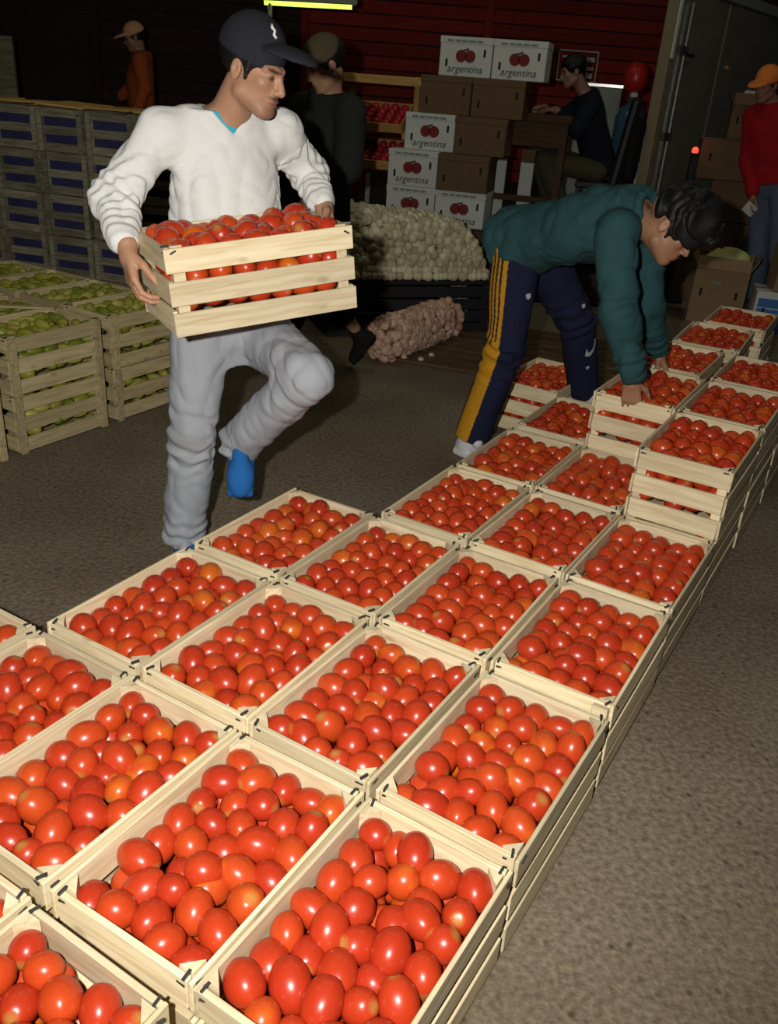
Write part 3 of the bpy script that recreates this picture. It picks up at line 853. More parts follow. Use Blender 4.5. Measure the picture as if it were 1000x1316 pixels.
# tomatoes: the nearest 300 one by one, the others as one joined heap
def cam_px(p):
    d = Vector(p) - cam.matrix_world.translation
    z = d.dot(CF); return 500 + F_PX * d.dot(CR) / z, 658 - F_PX * d.dot(CU) / z, z
cand, rest = [], []
for mw, pk, phrase, sides, dense in filled:
    P, r, A, idx = PACKS[pk]
    W2, L2 = .335 / 2, .505 / 2
    for i in range(len(P)):
        k = idx[i, 2]; p = P[i]
        if p[2] < r[i] + .004 and k < 3: continue
        wp = (mw @ np.append(p, 1))[:3]; ax = mw[:3, :3] @ A[i]
        if k == 3 and phrase:
            x, y, z = cam_px(wp)
            (cand if -18 < x < 1018 and y < 1334 else rest).append((z, wp, r[i], ax, phrase, idx[i]))
        elif (k == 2 and phrase) or ('R' in sides and p[0] > W2 - .075) or ('F' in sides and p[1] < -L2 + .075) or ('L' in sides and p[0] < -W2 + .075):
            rest.append((0, wp, r[i], ax, phrase, idx[i]))
cand.sort(key=lambda t: t[0])
TONE = ('deep red', 'bright red', 'orange-red')
for n, (z, wp, r, ax, phrase, ix) in enumerate(cand):
    if n >= 300:
        rest.append((z, wp, r, ax, phrase, ix)); continue
    o = bpy.data.objects.new('tomato', TOM_HI[n % 3]); C.objects.link(o)
    o.location = wp; o.rotation_euler = Vector(ax).to_track_quat('Z', 'Y').to_euler(); o.scale = (r / .0345,) * 3
    setp(o, 'ripe red tomato in %s crate, %s from near end, %s from asphalt side' % (phrase, ORD[ix[1]], ORD[4 - ix[0]]), 'tomato', 'tomatoes in the near crates')
for z, wp, r, ax, phrase, ix in rest:
    REST.add(wp, r, ax, rng.uniform(0, 1))
REST.build('tomatoes', M['tomato'], kind='stuff', label='the other tomatoes filling the farther, carried and lower crates', cat='tomatoes')
# ------------------------------------------------------------------ people
def JJ(**k): return {a: np.array(b, float) for a, b in k.items()}

# the man carrying the crate
J = JJ(pelvis=(-0.585, 2.900, 0.858), neck=(-0.590, 2.860, 1.510), sh_r=(-0.759, 2.770, 1.433), sh_l=(-0.439, 2.970, 1.451),
       el_r=(-0.882, 2.680, 1.251), wr_r=(-0.791, 2.490, 1.163), el_l=(-0.354, 3.120, 1.320), wr_l=(-0.289, 2.900, 1.253),
       hip_r=(-0.672, 2.840, 0.824), hip_l=(-0.491, 2.940, 0.807), kn_r=(-0.696, 2.760, 0.472), an_r=(-0.743, 2.800, 0.022),
       kn_l=(-0.283, 2.600, 0.779), an_l=(-0.536, 2.820, 0.459), toe_r=(-0.699, 2.620, 0.027), toe_l=(-0.482, 2.640, 0.377))
fwdA = np.array((0.5, -0.86, 0.0))
J['an_r'][2] = 0.09; J['toe_r'][2] = 0.03
UF = nrm((0.06, -0.42, -0.90)); J['toe_l'] = J['an_l'] + UF * .2
hcA = np.array((-0.486, 2.800, 1.619)); hRA = frame((0.885, -0.40, -0.26), (0.22, -0.06, 1.0))
rcA_col = lambda P: (lambda d: np.where((d < 1)[:, None], np.array((0.05, 0.33, 0.50)), np.array((0.74, 0.735, 0.71))))(
    np.linalg.norm((P - np.array((-0.692, 2.700, 1.508))) * np.array((1, .6, 1)), axis=1) / (.017 + .006 * np.sin(P[:, 0] * 300)))
def jeans_col(P):
    c = np.empty((len(P), 3)); c[:] = (0.345, 0.365, 0.40)
    kp = np.array((-0.713, 2.680, 0.488)); d = np.exp(-(np.linalg.norm((P - kp) * np.array((.6, .5, 2.0)), axis=1) / .05) ** 2)[:, None]
    return c * (1 - .45 * d) + np.array((0.16, 0.13, 0.09)) * .45 * d
carrier = figure('person', J, 'young man in white V-neck sweater and dark cap carrying a crate of tomatoes', vox=.0046,
    skin=(0.43, 0.225, 0.135), head=(hcA, hRA), stubble=.8, hs=.94, sock=(.30, .32, .36),
    hands=[dict(wr=J['wr_r'] + np.array((0.005, -.01, -.02)), f=(0.20, -0.36, -0.90), n=(0.86, 0.5, 0.0), t=(0.5, -0.86, 0.1), curls=(.35, .75, .5), thumb=(.75, .5, .5)),
           dict(wr=J['wr_l'] + np.array((0.01, -.0, -.0)), f=(0.2, -0.45, -0.85), n=(-0.86, -0.5, 0.0), t=(0.5, -0.86, 0.2), curls=(.3, .7, .6))],
    top=dict(name='sweater', label='white V-neck sweater with small blue mark on the shoulder', col=rcA_col, g=.022, sleeve=(.068, .064, .046), cuff=.93, hem=.06, free_sleeves=True,
             neck_r=.062, vneck=.055, under=(0.04, 0.42, 0.58),
             folds=[fold_noise(30, .0075, 3, (1.0, 1.0, .45)), fold_noise(60, .0022, 4), ring_folds(J['sh_r'], J['el_r'], .004, .05, 5, .95, .3), ring_folds(J['el_r'], J['wr_r'], .0045, .036, 7, .35, .6),
                    ring_folds(J['sh_l'], J['el_l'], .004, .045, 9, .8, .4), ring_folds(J['el_l'], J['wr_l'], .004, .034, 10, .4, .6)]),
    bottom=dict(name='trousers', label='pale grey-blue worn trousers', col=jeans_col, leg=(.104, .080, .078), end=1.12,
                folds=[fold_noise(22, .005, 21), ring_folds(J['hip_r'], J['kn_r'], .004, .09, 22, .9, .3), ring_folds(J['kn_l'], J['an_l'], .002, .06, 23, .1, .25), fold_noise(48, .003, 27),
                       ring_folds(J['hip_l'], J['kn_l'], .003, .07, 24, .1, .3), ring_folds(J['kn_r'], J['an_r'], .004, .05, 25, .95, .2), ring_folds(J['kn_r'], J['an_r'], .005, .05, 26, .05, .2)]),
    hair=dict(low=-.05, r=(.084, .105, .090), burn=-.02), cap=dict(col=(0.022, 0.023, 0.030), tall=.106, cy=-.022, len=.110, droop=.04, bz=.074, by=.104),
    shoes=[dict(heel=J['an_l'] - UF * .05 + np.array((0, .03, -.01)), toe=J['an_l'] + UF * .20, up=(0.1, -.85, .5), col=(0.02, 0.13, 0.40), sole=(0.03, 0.10, 0.26), collar=False),
           dict(heel=(J['an_r'][0] - .02, J['an_r'][1] + .07, 0.002), toe=(J['an_r'][0] + .06, J['an_r'][1] - .17, 0.002), up=(0, 0, 1), col=(0.02, 0.13, 0.40), sole=(0.03, 0.10, 0.26))])
# embroidered emblem on the front of the cap
T = lambda *p: tuple(hcA + hRA @ (np.array(p) * .94))
em = [T(.026, .042, .141), T(.034, .050, .133), T(.027, .058, .128), T(.037, .064, .117), T(.031, .070, .111)]
link('emblem', tube('emblem', em, .0045, M['white'], 6), None, next(c for c in carrier.children if c.name.startswith('cap')), label='small white embroidered emblem')

# the man bending over the crates
J = JJ(pelvis=(0.521, 4.050, 1.015), neck=(0.890, 3.580, 1.233), sh_r=(0.782, 3.460, 1.161), sh_l=(0.987, 3.800, 1.126),
       el_r=(0.826, 3.400, 0.887), wr_r=(0.937, 3.420, 0.620), el_l=(1.044, 3.800, 0.845), wr_l=(1.178, 3.950, 0.600),
       hip_r=(0.478, 3.980, 0.976), hip_l=(0.631, 4.160, 0.936), kn_r=(0.474, 3.900, 0.574), an_r=(0.380, 3.950, 0.129),
       kn_l=(0.844, 4.220, 0.630), an_l=(0.962, 4.380, 0.264), toe_r=(0.421, 3.800, 0.057), toe_l=(1.074, 4.250, 0.182))
hcB = np.array((0.984, 3.470, 1.200)); hRB = frame((0.74, -0.36, -0.57), (0.5, -0.15, 0.85))
legR = [J['hip_r'], J['kn_r'], J['an_r']]
latB = nrm(J['hip_r'] - J['hip_l'])
def track_col(P):
    c = np.empty((len(P), 3)); c[:] = (0.014, 0.016, 0.042)
    for a, b, s0 in ((legR[0], legR[1], 0), (legR[1], legR[2], 1)):
        d = nrm(b - a); L = np.linalg.norm(b - a); t = ((P - a) @ d) / L; q = (P - a) - ((P - a) @ d)[:, None] * d
        r = np.linalg.norm(q, axis=1); out = nrm((latB + np.array((-.55, -.20, 0))) - d * ((latB + np.array((-.55, -.20, 0))) @ d)); sd = np.cross(d, out)
        ang = np.arctan2(q @ sd, q @ out)
        m = (t > (-.25 if s0 == 0 else -.02)) & (t < 1.1) & (r < .16) & (q @ out > 0)
        u = ang * .085
        y = m & (np.abs(u) < (.040 + .006 * s0))
        c[y] = (0.52, 0.25, 0.015)
        if s0 == 0:
            for k in (-.019, 0, .019):
                c[m & (np.abs(u - k) < .0042) & (t < .98 + k * 2)] = (0.02, 0.018, 0.03)
    k = np.array((0.922, 4.100, 0.538)); e = np.abs(np.linalg.norm((P - k) * np.array((1.6, .4, .8)), axis=1) - .055)
    c[(e < .008) & (P[:, 2] < k[2] + .03) & (P[:, 0] > k[0] - .02)] = (0.5, 0.5, 0.55)
    for px_ in ((0.540, 3.850, 0.819), (0.843, 4.100, 0.738), (0.934, 4.200, 0.413), (0.454, 3.800, 0.323), (0.473, 3.800, 0.286)):
        c[np.linalg.norm((P - np.array(px_)) * np.array((1, .35, 1)), axis=1) < .013] = (0.55, 0.55, 0.6)
    return c
bender = figure('person', J, 'man in teal sweatshirt and navy track trousers bending over the tomato crates', vox=.0062,
    skin=(0.36, 0.18, 0.10), head=(hcB, hRB), stubble=.3, hs=1.02, sock=(.6, .6, .62),
    hands=[dict(wr=J['wr_r'] + np.array((0.0, 0, -.015)), f=(0.16, -0.10, -0.95), n=(0.25, 0.9, -.05), t=(0.9, -0.3, 0.1), curls=(.35, .6, .5)),
           dict(wr=J['wr_l'] + np.array((0.0, 0, -.01)), f=(0.62, -0.05, -0.75), n=(-.55, 0.25, -.75), t=(-0.3, -0.9, 0.1), curls=(.35, .6, .4))],
    top=dict(name='sweatshirt', label='teal green sweatshirt', col=(0.028, 0.082, 0.088), g=.034, sleeve=(.084, .078, .056), cuff=.92, hem=-.10, free_sleeves=True, neck_r=.066, collar=True,
             folds=[fold_noise(25, .010, 31), fold_noise(50, .003, 35), ring_folds(J['el_r'], J['wr_r'], .004, .05, 32, .8, .35), ring_folds(J['el_l'], J['wr_l'], .004, .05, 33, .8, .35), ring_folds(J['sh_r'], J['el_r'], .003, .08, 34, .8, .4)]),
    bottom=dict(name='track_trousers', label='navy track trousers with yellow side panel and dark stripes', col=track_col, leg=(.112, .092, .086), end=1.10, vox=.005,
                folds=[fold_noise(16, .006, 41), ring_folds(J['hip_l'], J['kn_l'], .006, .07, 42, .9, .4), ring_folds(J['kn_r'], J['an_r'], .006, .06, 43, .05, .25)]),
    hair=dict(c=(0, .028, .066), r=(.112, .142, .106), low=-.075, noise=(60, .016, 51), face=.078, burn=-.03),
    shoes=[dict(heel=(*(0.317, 4.015, 0.000)[:2], .002), toe=((0.317, 4.015, 0.000)[0] + .17, (0.317, 4.015, 0.000)[1] - .17, .002), up=(0, 0, 1), col=(0.62, 0.62, 0.64), sole=(0.6, 0.6, 0.6)),
           dict(heel=J['an_l'] + np.array((-.06, .05, -.09)), toe=J['an_l'] + np.array((.12, -.11, -.095)), up=(0, 0, 1), col=(0.62, 0.62, 0.64), sole=(0.6, 0.6, 0.6))])

# dark jacketed man walking past behind
J = JJ(pelvis=(-0.537, 5.200, 0.852), neck=(-0.483, 5.100, 1.552), sh_r=(-0.635, 5.280, 1.455), sh_l=(-0.352, 4.960, 1.460),
       el_r=(-0.705, 5.200, 1.154), wr_r=(-0.769, 5.000, 1.066), el_l=(-0.353, 4.920, 1.205), wr_l=(-0.493, 4.880, 1.051),
       hip_r=(-0.618, 5.280, 0.800), hip_l=(-0.466, 5.120, 0.834), kn_r=(-0.631, 5.200, 0.420), an_r=(-0.782, 5.300, 0.045),
       kn_l=(-0.470, 5.100, 0.513), an_l=(-0.266, 5.300, 0.209), toe_r=(-0.839, 5.200, 0.020), toe_l=(-0.283, 5.250, 0.024))
J['an_r'][2] = 0.08; J['toe_r'][2] = .02
hcC = np.array((-0.508, 5.060, 1.675)); hRC = frame((-0.80, -0.38, -0.42), (-0.2, -0.1, 1.0))
figure('person', J, 'man in dark jacket and olive cap walking past behind the carrier', vox=.010,
    skin=(0.38, 0.20, 0.12), head=(hcC, hRC), hands=[dict(wr=J['wr_l'], f=(-.8, -.1, -.4), n=(0, .5, -.6), t=(-.2, -.5, .6))],
    top=dict(name='jacket', label='dark charcoal jacket', col=(0.022, 0.024, 0.022), g=.035, belly=1.1, sleeve=(.082, .072, .055), hem=-.10, free_sleeves=True, neck_r=.066, folds=[fold_noise(16, .006, 61)]),
    bottom=dict(name='trousers', col=(0.007, 0.007, 0.008), leg=(.105, .095, .08), end=.62, folds=[fold_noise(16, .006, 62)]),
    hair=dict(low=-.035, r=(.088, .110, .094)), cap=dict(col=(0.10, 0.08, 0.045), tall=.095, droop=-.2, brim=0),
    shoes=[dict(heel=J['an_l'] + np.array((.10, -.02, -.0)), toe=J['an_l'] + np.array((-.02, -.03, -.185)), up=(-1, .1, .4), col=(0.010, 0.010, 0.010)),
           dict(heel=(J['an_r'][0] + .05, J['an_r'][1], .002), toe=(J['an_r'][0] - .19, J['an_r'][1] - .08, .002), up=(0, 0, 1), col=(0.010, 0.010, 0.010))])

# man in orange jacket far back beyond the old crates
J = JJ(pelvis=(-2.933, 10.000, 1.121), neck=(-2.913, 10.000, 1.735), sh_r=(-2.968, 10.200, 1.665), sh_l=(-2.860, 9.800, 1.649),
       el_r=(-3.072, 10.250, 1.408), wr_r=(-3.176, 10.100, 1.289), el_l=(-2.804, 9.720, 1.397), wr_l=(-2.866, 9.620, 1.194),
       hip_r=(-2.973, 10.100, 1.077), hip_l=(-2.897, 9.900, 1.089), kn_r=(-2.989, 10.050, 0.691), an_r=(-3.005, 10.150, 0.319),
       kn_l=(-2.896, 9.850, 0.712), an_l=(-2.898, 9.900, 0.337), toe_r=(-3.116, 10.100, 0.251), toe_l=(-3.006, 9.850, 0.271))
dz = J['an_l'][2] - .09
J['an_l'][2] = .09; J['an_r'][2] = .09; J['toe_l'][2] = .02; J['toe_r'][2] = .02; J['kn_l'][2] = .52; J['kn_r'][2] = .52
hcD = np.array((-2.957, 9.980, 1.851)); hRD = frame((-0.92, -0.25, -0.25), (0, 0, 1))
figure('person', J, 'man in orange jacket and pale cap standing beyond the old grey crate stack', vox=.013, skin=(0.30, 0.15, 0.09), head=(hcD, hRD),
    hands=[dict(wr=J['wr_l'], f=(-.2, -.1, -.9), n=(.2, .8, 0), t=(-.9, 0, -.1))],
    top=dict(name='jacket', col=(0.36, 0.08, 0.025), g=.032, sleeve=(.080, .070, .055), hem=-.1, free_sleeves=True, neck_r=.066, folds=[fold_noise(16, .006, 71)]),
    bottom=dict(name='trousers', col=(0.02, 0.02, 0.03), leg=(.105, .09, .08)),
    hair=dict(low=-.05), cap=dict(col=(0.62, 0.33, 0.18), tall=.100, droop=-.05),
    shoes=[dict(heel=(J['an_%s' % s][0] + .05, J['an_%s' % s][1], .002), toe=(J['an_%s' % s][0] - .2, J['an_%s' % s][1] - .05, .002), up=(0, 0, 1), col=(0.01, 0.01, 0.01)) for s in 'lr'])

# man seated at the dark counter
J = JJ(pelvis=(1.664, 8.600, 1.077), neck=(1.433, 8.500, 1.667), sh_r=(1.473, 8.720, 1.567), sh_l=(1.467, 8.280, 1.561),
       el_r=(1.290, 8.700, 1.452), wr_r=(1.105, 8.550, 1.519), el_l=(1.366, 8.200, 1.361), wr_l=(1.155, 8.200, 1.511),
       hip_r=(1.651, 8.720, 1.026), hip_l=(1.636, 8.480, 1.031), kn_r=(1.109, 8.700, 1.137), an_r=(1.305, 8.700, 0.700),
       kn_l=(1.149, 8.400, 1.095), an_l=(1.365, 8.400, 0.699), toe_r=(1.181, 8.700, 0.635), toe_l=(1.217, 8.400, 0.633))
hcE = np.array((1.293, 8.460, 1.815)); hRE = frame((-0.92, -0.15, -0.30), (-.1, 0, 1))
figure('person', J, 'dark-haired man in black top seated at the counter with folded arms', vox=.012, skin=(0.28, 0.15, 0.10), head=(hcE, hRE),
    hands=[dict(wr=J['wr_l'], f=(-.9, .2, .05), n=(.1, .2, -.9), t=(-.1, .9, .2)), dict(wr=J['wr_r'], f=(-.7, -.6, .05), n=(.1, .2, -.9), t=(-.5, -.6, .2))],
    top=dict(name='sweatshirt', col=(0.012, 0.014, 0.020), g=.030, sleeve=(.080, .070, .05), hem=-.1, cuff=.75, free_sleeves=True, neck_r=.066, folds=[fold_noise(16, .006, 81)]),
    bottom=dict(name='trousers', label='olive trousers', col=(0.07, 0.065, 0.035), leg=(.105, .088, .075), folds=[fold_noise(16, .006, 82)]),
    hair=dict(low=-.07, r=(.09, .11, .098), noise=(60, .008, 83)),
    shoes=[dict(heel=J['an_%s' % s] + np.array((.06, .0, -.085)), toe=J['an_%s' % s] + np.array((-.19, -.02, -.09)), up=(0, 0, 1), col=(0.015, 0.013, 0.012)) for s in 'lr'])

# man in the red shirt by the cardboard boxes
J = JJ(pelvis=(3.024, 7.950, 1.100), neck=(2.869, 7.950, 1.688), sh_r=(2.786, 8.070, 1.574), sh_l=(3.040, 7.850, 1.575),
       el_r=(2.823, 8.050, 1.245), wr_r=(2.881, 7.900, 0.970), el_l=(3.198, 7.800, 1.259), wr_l=(3.181, 7.700, 0.995),
       hip_r=(2.995, 8.030, 1.015), hip_l=(3.114, 7.890, 1.025), kn_r=(3.071, 7.970, 0.588), an_r=(3.164, 8.050, 0.173),
       kn_l=(3.196, 7.800, 0.598), an_l=(3.361, 7.900, 0.178), toe_r=(3.045, 7.850, 0.096), toe_l=(3.272, 7.750, 0.094))
for s in 'lr':
    J['an_' + s][2] = .09; J['toe_' + s][2] = .02; J['kn_' + s][2] = .50
hcF = np.array((2.772, 7.890, 1.807)); hRF = frame((-0.75, -0.62, -0.25), (0, 0, 1))
figure('person', J, 'man in red shirt, jeans and orange cap standing by the cardboard box stack', vox=.011, skin=(0.30, 0.15, 0.09), head=(hcF, hRF),
    hands=[dict(wr=J['wr_r'], f=(-.1, -.2, -.9), n=(.8, -.2, 0), t=(-.1, -.9, -.2), curls=(.6, .8, .5)), dict(wr=J['wr_l'], f=(-.1, -.2, -.9), n=(-.8, -.2, 0), t=(-.1, -.9, -.2))],
    top=dict(name='shirt', label='red long-sleeved shirt', col=(0.36, 0.010, 0.014), g=.034, sleeve=(.084, .074, .058), hem=-.02, free_sleeves=True, neck_r=.066, folds=[fold_noise(16, .007, 91)]),
    bottom=dict(name='jeans', label='faded blue jeans', col=(0.10, 0.13, 0.19), leg=(.108, .092, .08), folds=[fold_noise(16, .006, 92)]),
    hair=dict(low=-.05), cap=dict(col=(0.75, 0.22, 0.05), tall=.10, droop=-.1),
    shoes=[dict(heel=(J['an_%s' % s][0] + .03, J['an_%s' % s][1] + .05, .002), toe=(J['an_%s' % s][0] - .10, J['an_%s' % s][1] - .17, .002), up=(0, 0, 1), col=(0.06, 0.05, 0.04)) for s in 'lr'])
PAPER = J['wr_r'] + np.array((-.02, -.05, -.10))
link('paper_slip', box((.12, .004, .09), M['white']), None, None, tuple(PAPER), (.2, .5, .3), label='white paper slip held by the man in red', cat='paper')
# ------------------------------------------------------------------ green vegetable crates beside the walkway (two high)
def green_mat():
    t = NT('green_pepper_skin'); b = t.b
    at = t.node('ShaderNodeAttribute', attribute_name='tone'); rp = t.node('ShaderNodeValToRGB')
    rp.color_ramp.elements[0].color = (0.16, 0.19, 0.015, 1); rp.color_ramp.elements[1].color = (0.48, 0.42, 0.09, 1)
    e = rp.color_ramp.elements.new(.5); e.color = (0.30, 0.30, 0.03, 1)
    t.link(at.outputs['Fac'], rp.inputs[0]); t.link(rp.outputs[0], b.inputs['Base Color'])
    b.inputs['Roughness'].default_value = .45
    return t.m
M['green'] = green_mat()
GREEN = Heap(fruit_mesh('pepper', 9, 7, 5, None, ax=(.80, .80, 1.55)))
B0 = np.array((-1.69, 3.54)); GYW = math.radians(60)
UY = np.array((math.cos(GYW), math.sin(GYW))); UX = np.array((UY[1], -UY[0]))
ROWG = ('front-end', 'second', 'third', 'rear-end'); LINE = ('walkway-side', 'second', 'third', 'fourth')
for k in (-1, 0, 1):
    for j in range(4):
        for lay in (0, 1):
            if lay == 0 and j > 0: continue
            p = B0 + UY * ((k + .5) * .57) - UX * ((j + .5) * .345)
            lab = ('weathered crate of green vegetables, top layer, %s line, %s place' % (LINE[j], ROWG[k + 1])) if lay else 'bottom weathered crate of green vegetables facing the walkway, %s place' % ROWG[k + 1]
            o = crate('vegetable_crate', M['green_wood'], staples=(j == 0), outer='side' if j == 0 else None, seed=300 + k * 10 + j * 3 + lay, sh=.066, loc=(p[0], p[1], lay * .2665 + .001), rz=GYW - math.pi / 2, label=lab, cat='crate', group='crates of green vegetables')
            mw = np.array(Matrix.Translation(o.location) @ Matrix.Rotation(GYW - math.pi / 2, 4, 'Z'))
            P, r, A, idx = PACKS[(k + j) % 4]
            for i in range(len(P)):
                if P[i][2] > .15 or P[i][0] > .335 / 2 - .085:
                    if lay == 0 and P[i][0] < .335 / 2 - .085: continue
                    q = P[i].copy(); q[2] += .004; q[0] = min(q[0], .335 / 2 - .050)
                    GREEN.add((mw @ np.append(q, 1))[:3], r[i] * .95, mw[:3, :3] @ (A[i] * (1, 1, .3)), rng.uniform(0, 1))
GREEN.build('green_vegetables', M['green'], kind='stuff', label='yellow-green vegetables heaped in the weathered crates', cat='vegetables')
# a loose batten lying across the top layer
part_b = link('batten', box((.62, .030, .012), M['green_wood'], .002), None, None, (*(B0 + UY * .30 - UX * .50), .543), (0, 0, GYW - .9), label='loose wooden batten lying across the green vegetable crates', cat='batten')

# ------------------------------------------------------------------ tall stack of old grey crates with blue wrapped goods
OY = math.radians(-14)
OX = np.array((math.cos(OY), math.sin(OY))); OD = np.array((-OX[1], OX[0]))
O0 = np.array((-2.14, 6.0))
HG = ('bottom', 'second', 'middle', 'fourth', 'topmost')
CO = ('first', 'second', 'third', 'fourth', 'fifth')
proto = None
for kc in range(5):
    for lay in range(5):
        p = O0 + OX * ((kc - 2.5) * .350) + OD * .26
        g2 = random.Random(kc * 7 + lay)
        if proto is None:
            proto = o = crate('old_crate', M['old'], staples=False, seed=500, sh=.052, outer='end', liner=M['blue_liner'])
        else:
            o = copy_tree(proto)
        o.location = (p[0] + g2.uniform(-.006, .006), p[1] + g2.uniform(-.015, .015), .001 + lay * .2655); o.rotation_euler = (0, 0, OY + g2.uniform(-.02, .02))
        setp(o, 'old grey crate with blue wrapped goods, %s in the %s column of the tall stack' % (HG[lay], CO[kc]), 'crate', 'tall stack of old grey crates')
for kc, c in ((0, .1), (1, -.2), (2, .3), (3, -.1), (4, .2)):
    p = O0 + OX * ((kc - 2.5) * .350) + OD * .2
    link('straw_paper', box((.33, .42, .012), M['yellow_wood'], .003), None, None, (p[0], p[1], 1.345), (c * .06, c * .1, OY + c * .2), label='yellowed cover sheet on top of the %s column of the old crate stack' % CO[kc], cat='cover sheet', group='cover sheets on the old crates')

# ------------------------------------------------------------------ cartons on the platform
CY = math.radians(-14)
fc = bpy.data.curves.new('lettering', 'FONT'); fc.body = 'argentina'; fc.size = .078; fc.extrude = .001; fc.align_x = 'CENTER'; fc.shear = .25; fc.resolution_u = 3
_t = bpy.data.objects.new('lettering_curve', fc); C.objects.link(_t); bpy.context.view_layer.update()
LETTERS = bpy.data.meshes.new_from_object(_t.evaluated_get(bpy.context.evaluated_depsgraph_get()))
bpy.data.objects.remove(_t); LETTERS.materials.clear(); LETTERS.materials.append(M['ink'])
def carton(kind, loc, dims, label, prints=True, rz=CY):
    W, D, H = dims
    white = kind == 'white'
    mat = M['white_card'] if white else M['card']
    o = empty('fruit_carton', loc, rz, label=label, cat='carton', group='cartons stacked on the platform')
    part('box_body', (W, D, H), mat, o, (0, 0, H / 2), bev=.004)
    part('lid', (W + .008, D + .008, H * .17), mat, o, (0, 0, H - H * .085 + .002), bev=.003)
    for s in (-1, 1):
        part('hand_hole', (.018, .006, .055), M['hole'], o, (s * W * .36, -D / 2 - .002, H * (.62 if s > 0 else .34)), bev=.002)
    if white and prints:
        for j, (dx, w_) in enumerate(((-.13, .05), (-.07, .045), (-.015, .05), (.045, .055), (.105, .05))):
            part('print_dash', (w_, .003, .016), M['ink_green'], o, (dx * W / .42, -D / 2 - .005, H * .90))
        for sx in (-1, 1):
            link('fruit_print', lathe('fruit_print', [(.045, -.0015), (.045, .0015)], M['ink_red'], 16, False), None, o, (sx * .036, -D / 2 - .003, H * .52), (math.pi / 2, 0, 0))
        part('leaf_print', (.05, .003, .014), M['ink'], o, (0, -D / 2 - .0035, H * .68), (0, -.3, 0))
        link('lettering', LETTERS, None, o, (0, -D / 2 - .003, H * .11), (math.pi / 2, 0, 0))
    return o
PH = .5605
cx = lambda x, y, z=0: (x, y, z)
H = .282; W_, D_ = .425, .36
def cpos(dx, lvl, dy=0):      # along the stack's front
    a = np.array((math.cos(CY), math.sin(CY))); b = np.array((-a[1], a[0])); p = np.array((0.0, 8.02)) + a * dx + b * dy
    return (p[0], p[1], PH + lvl * (H + .004))
carton('white', cpos(.02, 0), (W_, D_, H), 'white fruit carton, bottom of the stack, behind the garlic at its outer end')
carton('white', cpos(.46, 0, -.03), (W_, D_, H), 'white fruit carton at stack bottom directly under a plain brown carton')
carton('white', cpos(.02, 1), (W_, D_, H), 'white fruit carton second from the bottom, beside the brown carton')
carton('brown', cpos(.46, 1, -.05), (W_, D_, H), 'brown carton second from the bottom with dark shaded side')
carton('white', cpos(.12, 2, .10), (W_, D_, H), 'white fruit carton in the middle level of the stack')
carton('brown', cpos(.56, 2, .02), (W_, D_, H), 'brown carton in the middle level beside a white one')
carton('brown', cpos(.22, 3, .12), (W_, D_, H), 'brown carton fourth level, above the white middle carton')
carton('brown', cpos(.66, 3, .10), (W_, D_, H), 'brown carton fourth level, next to the counter')
carton('white', cpos(.36, 4, .12), (W_, D_, H), 'topmost white fruit carton, above the brown pair, far from counter')
carton('white', cpos(.795, 4, .12), (W_, D_, H), 'topmost white fruit carton, above the brown pair, counter side')

# ------------------------------------------------------------------ display rack with red fruit
rk = empty('display_rack', (-.36, 8.35, PH), CY, label='yellowish wooden display rack holding trays of red fruit', cat='rack')
for sx in (-1, 1):
    part('upright', (.05, .05, 1.12), M['yellow_wood'], rk, (sx * .30, .16, .56), bev=.003)
    part('side_rail', (.04, .40, .05), M['yellow_wood'], rk, (sx * .30, -.02, .42), (.35, 0, 0), bev=.003)
    part('side_rail', (.04, .40, .05), M['yellow_wood'], rk, (sx * .30, -.02, .72), (.35, 0, 0), bev=.003)
part('top_beam', (.72, .10, .07), M['yellow_wood'], rk, (0, .12, 1.08), bev=.004)
for sx in (-1, 0, 1): part('front_leg', (.04, .04, .34), M['old'], rk, (sx * .28, -.19, .17), bev=.003)
APPLE = to_mesh('apple', *(lambda v, f, s: (v * .04, f, s))(*fruit_mesh('apple', 14, 9, 8, None, ax=(1, 1, .9))), plain('dark_red_fruit_skin', (0.45, .02, .03), .25))
for lv, zt, nm in ((0, .455, 'lower'), (1, .755, 'upper')):
    mt = Matrix.Translation((-.36, 8.35, PH)) @ Matrix.Rotation(CY, 4, 'Z') @ Matrix.Translation((0, -.03, zt)) @ Matrix.Rotation(.40, 4, 'X')
    tr = empty('fruit_tray', label='yellow wooden tray of red fruit, %s one on the display rack' % nm, cat='tray'); tr.matrix_world = mt
    part('tray_bottom', (.55, .40, .012), M['yellow_wood'], tr, (0, 0, .006))
    for sx in (-1, 1): part('tray_side', (.014, .40, .075), M['yellow_wood'], tr, (sx * .275, 0, .04), bev=.002)
    for sy in (-1, 1): part('tray_end', (.55, .014, .075), M['yellow_wood'], tr, (0, sy * .2, .04), bev=.002)
    for a in range(6):
        for b in range(4):
            q = mt @ Vector((-.22 + a * .088, -.14 + b * .092, .055 + .004 * ((a + b) % 2)))
            o = link('apple', APPLE, None, None, q, (a * .7, b * .9, a + b), label='red fruit in %s display tray, %s row from the front, %s from outer end' % (nm, CO[b], ('first', 'second', 'third', 'fourth', 'fifth', 'sixth')[a]), cat='fruit', group='red fruit in the %s display tray' % nm)

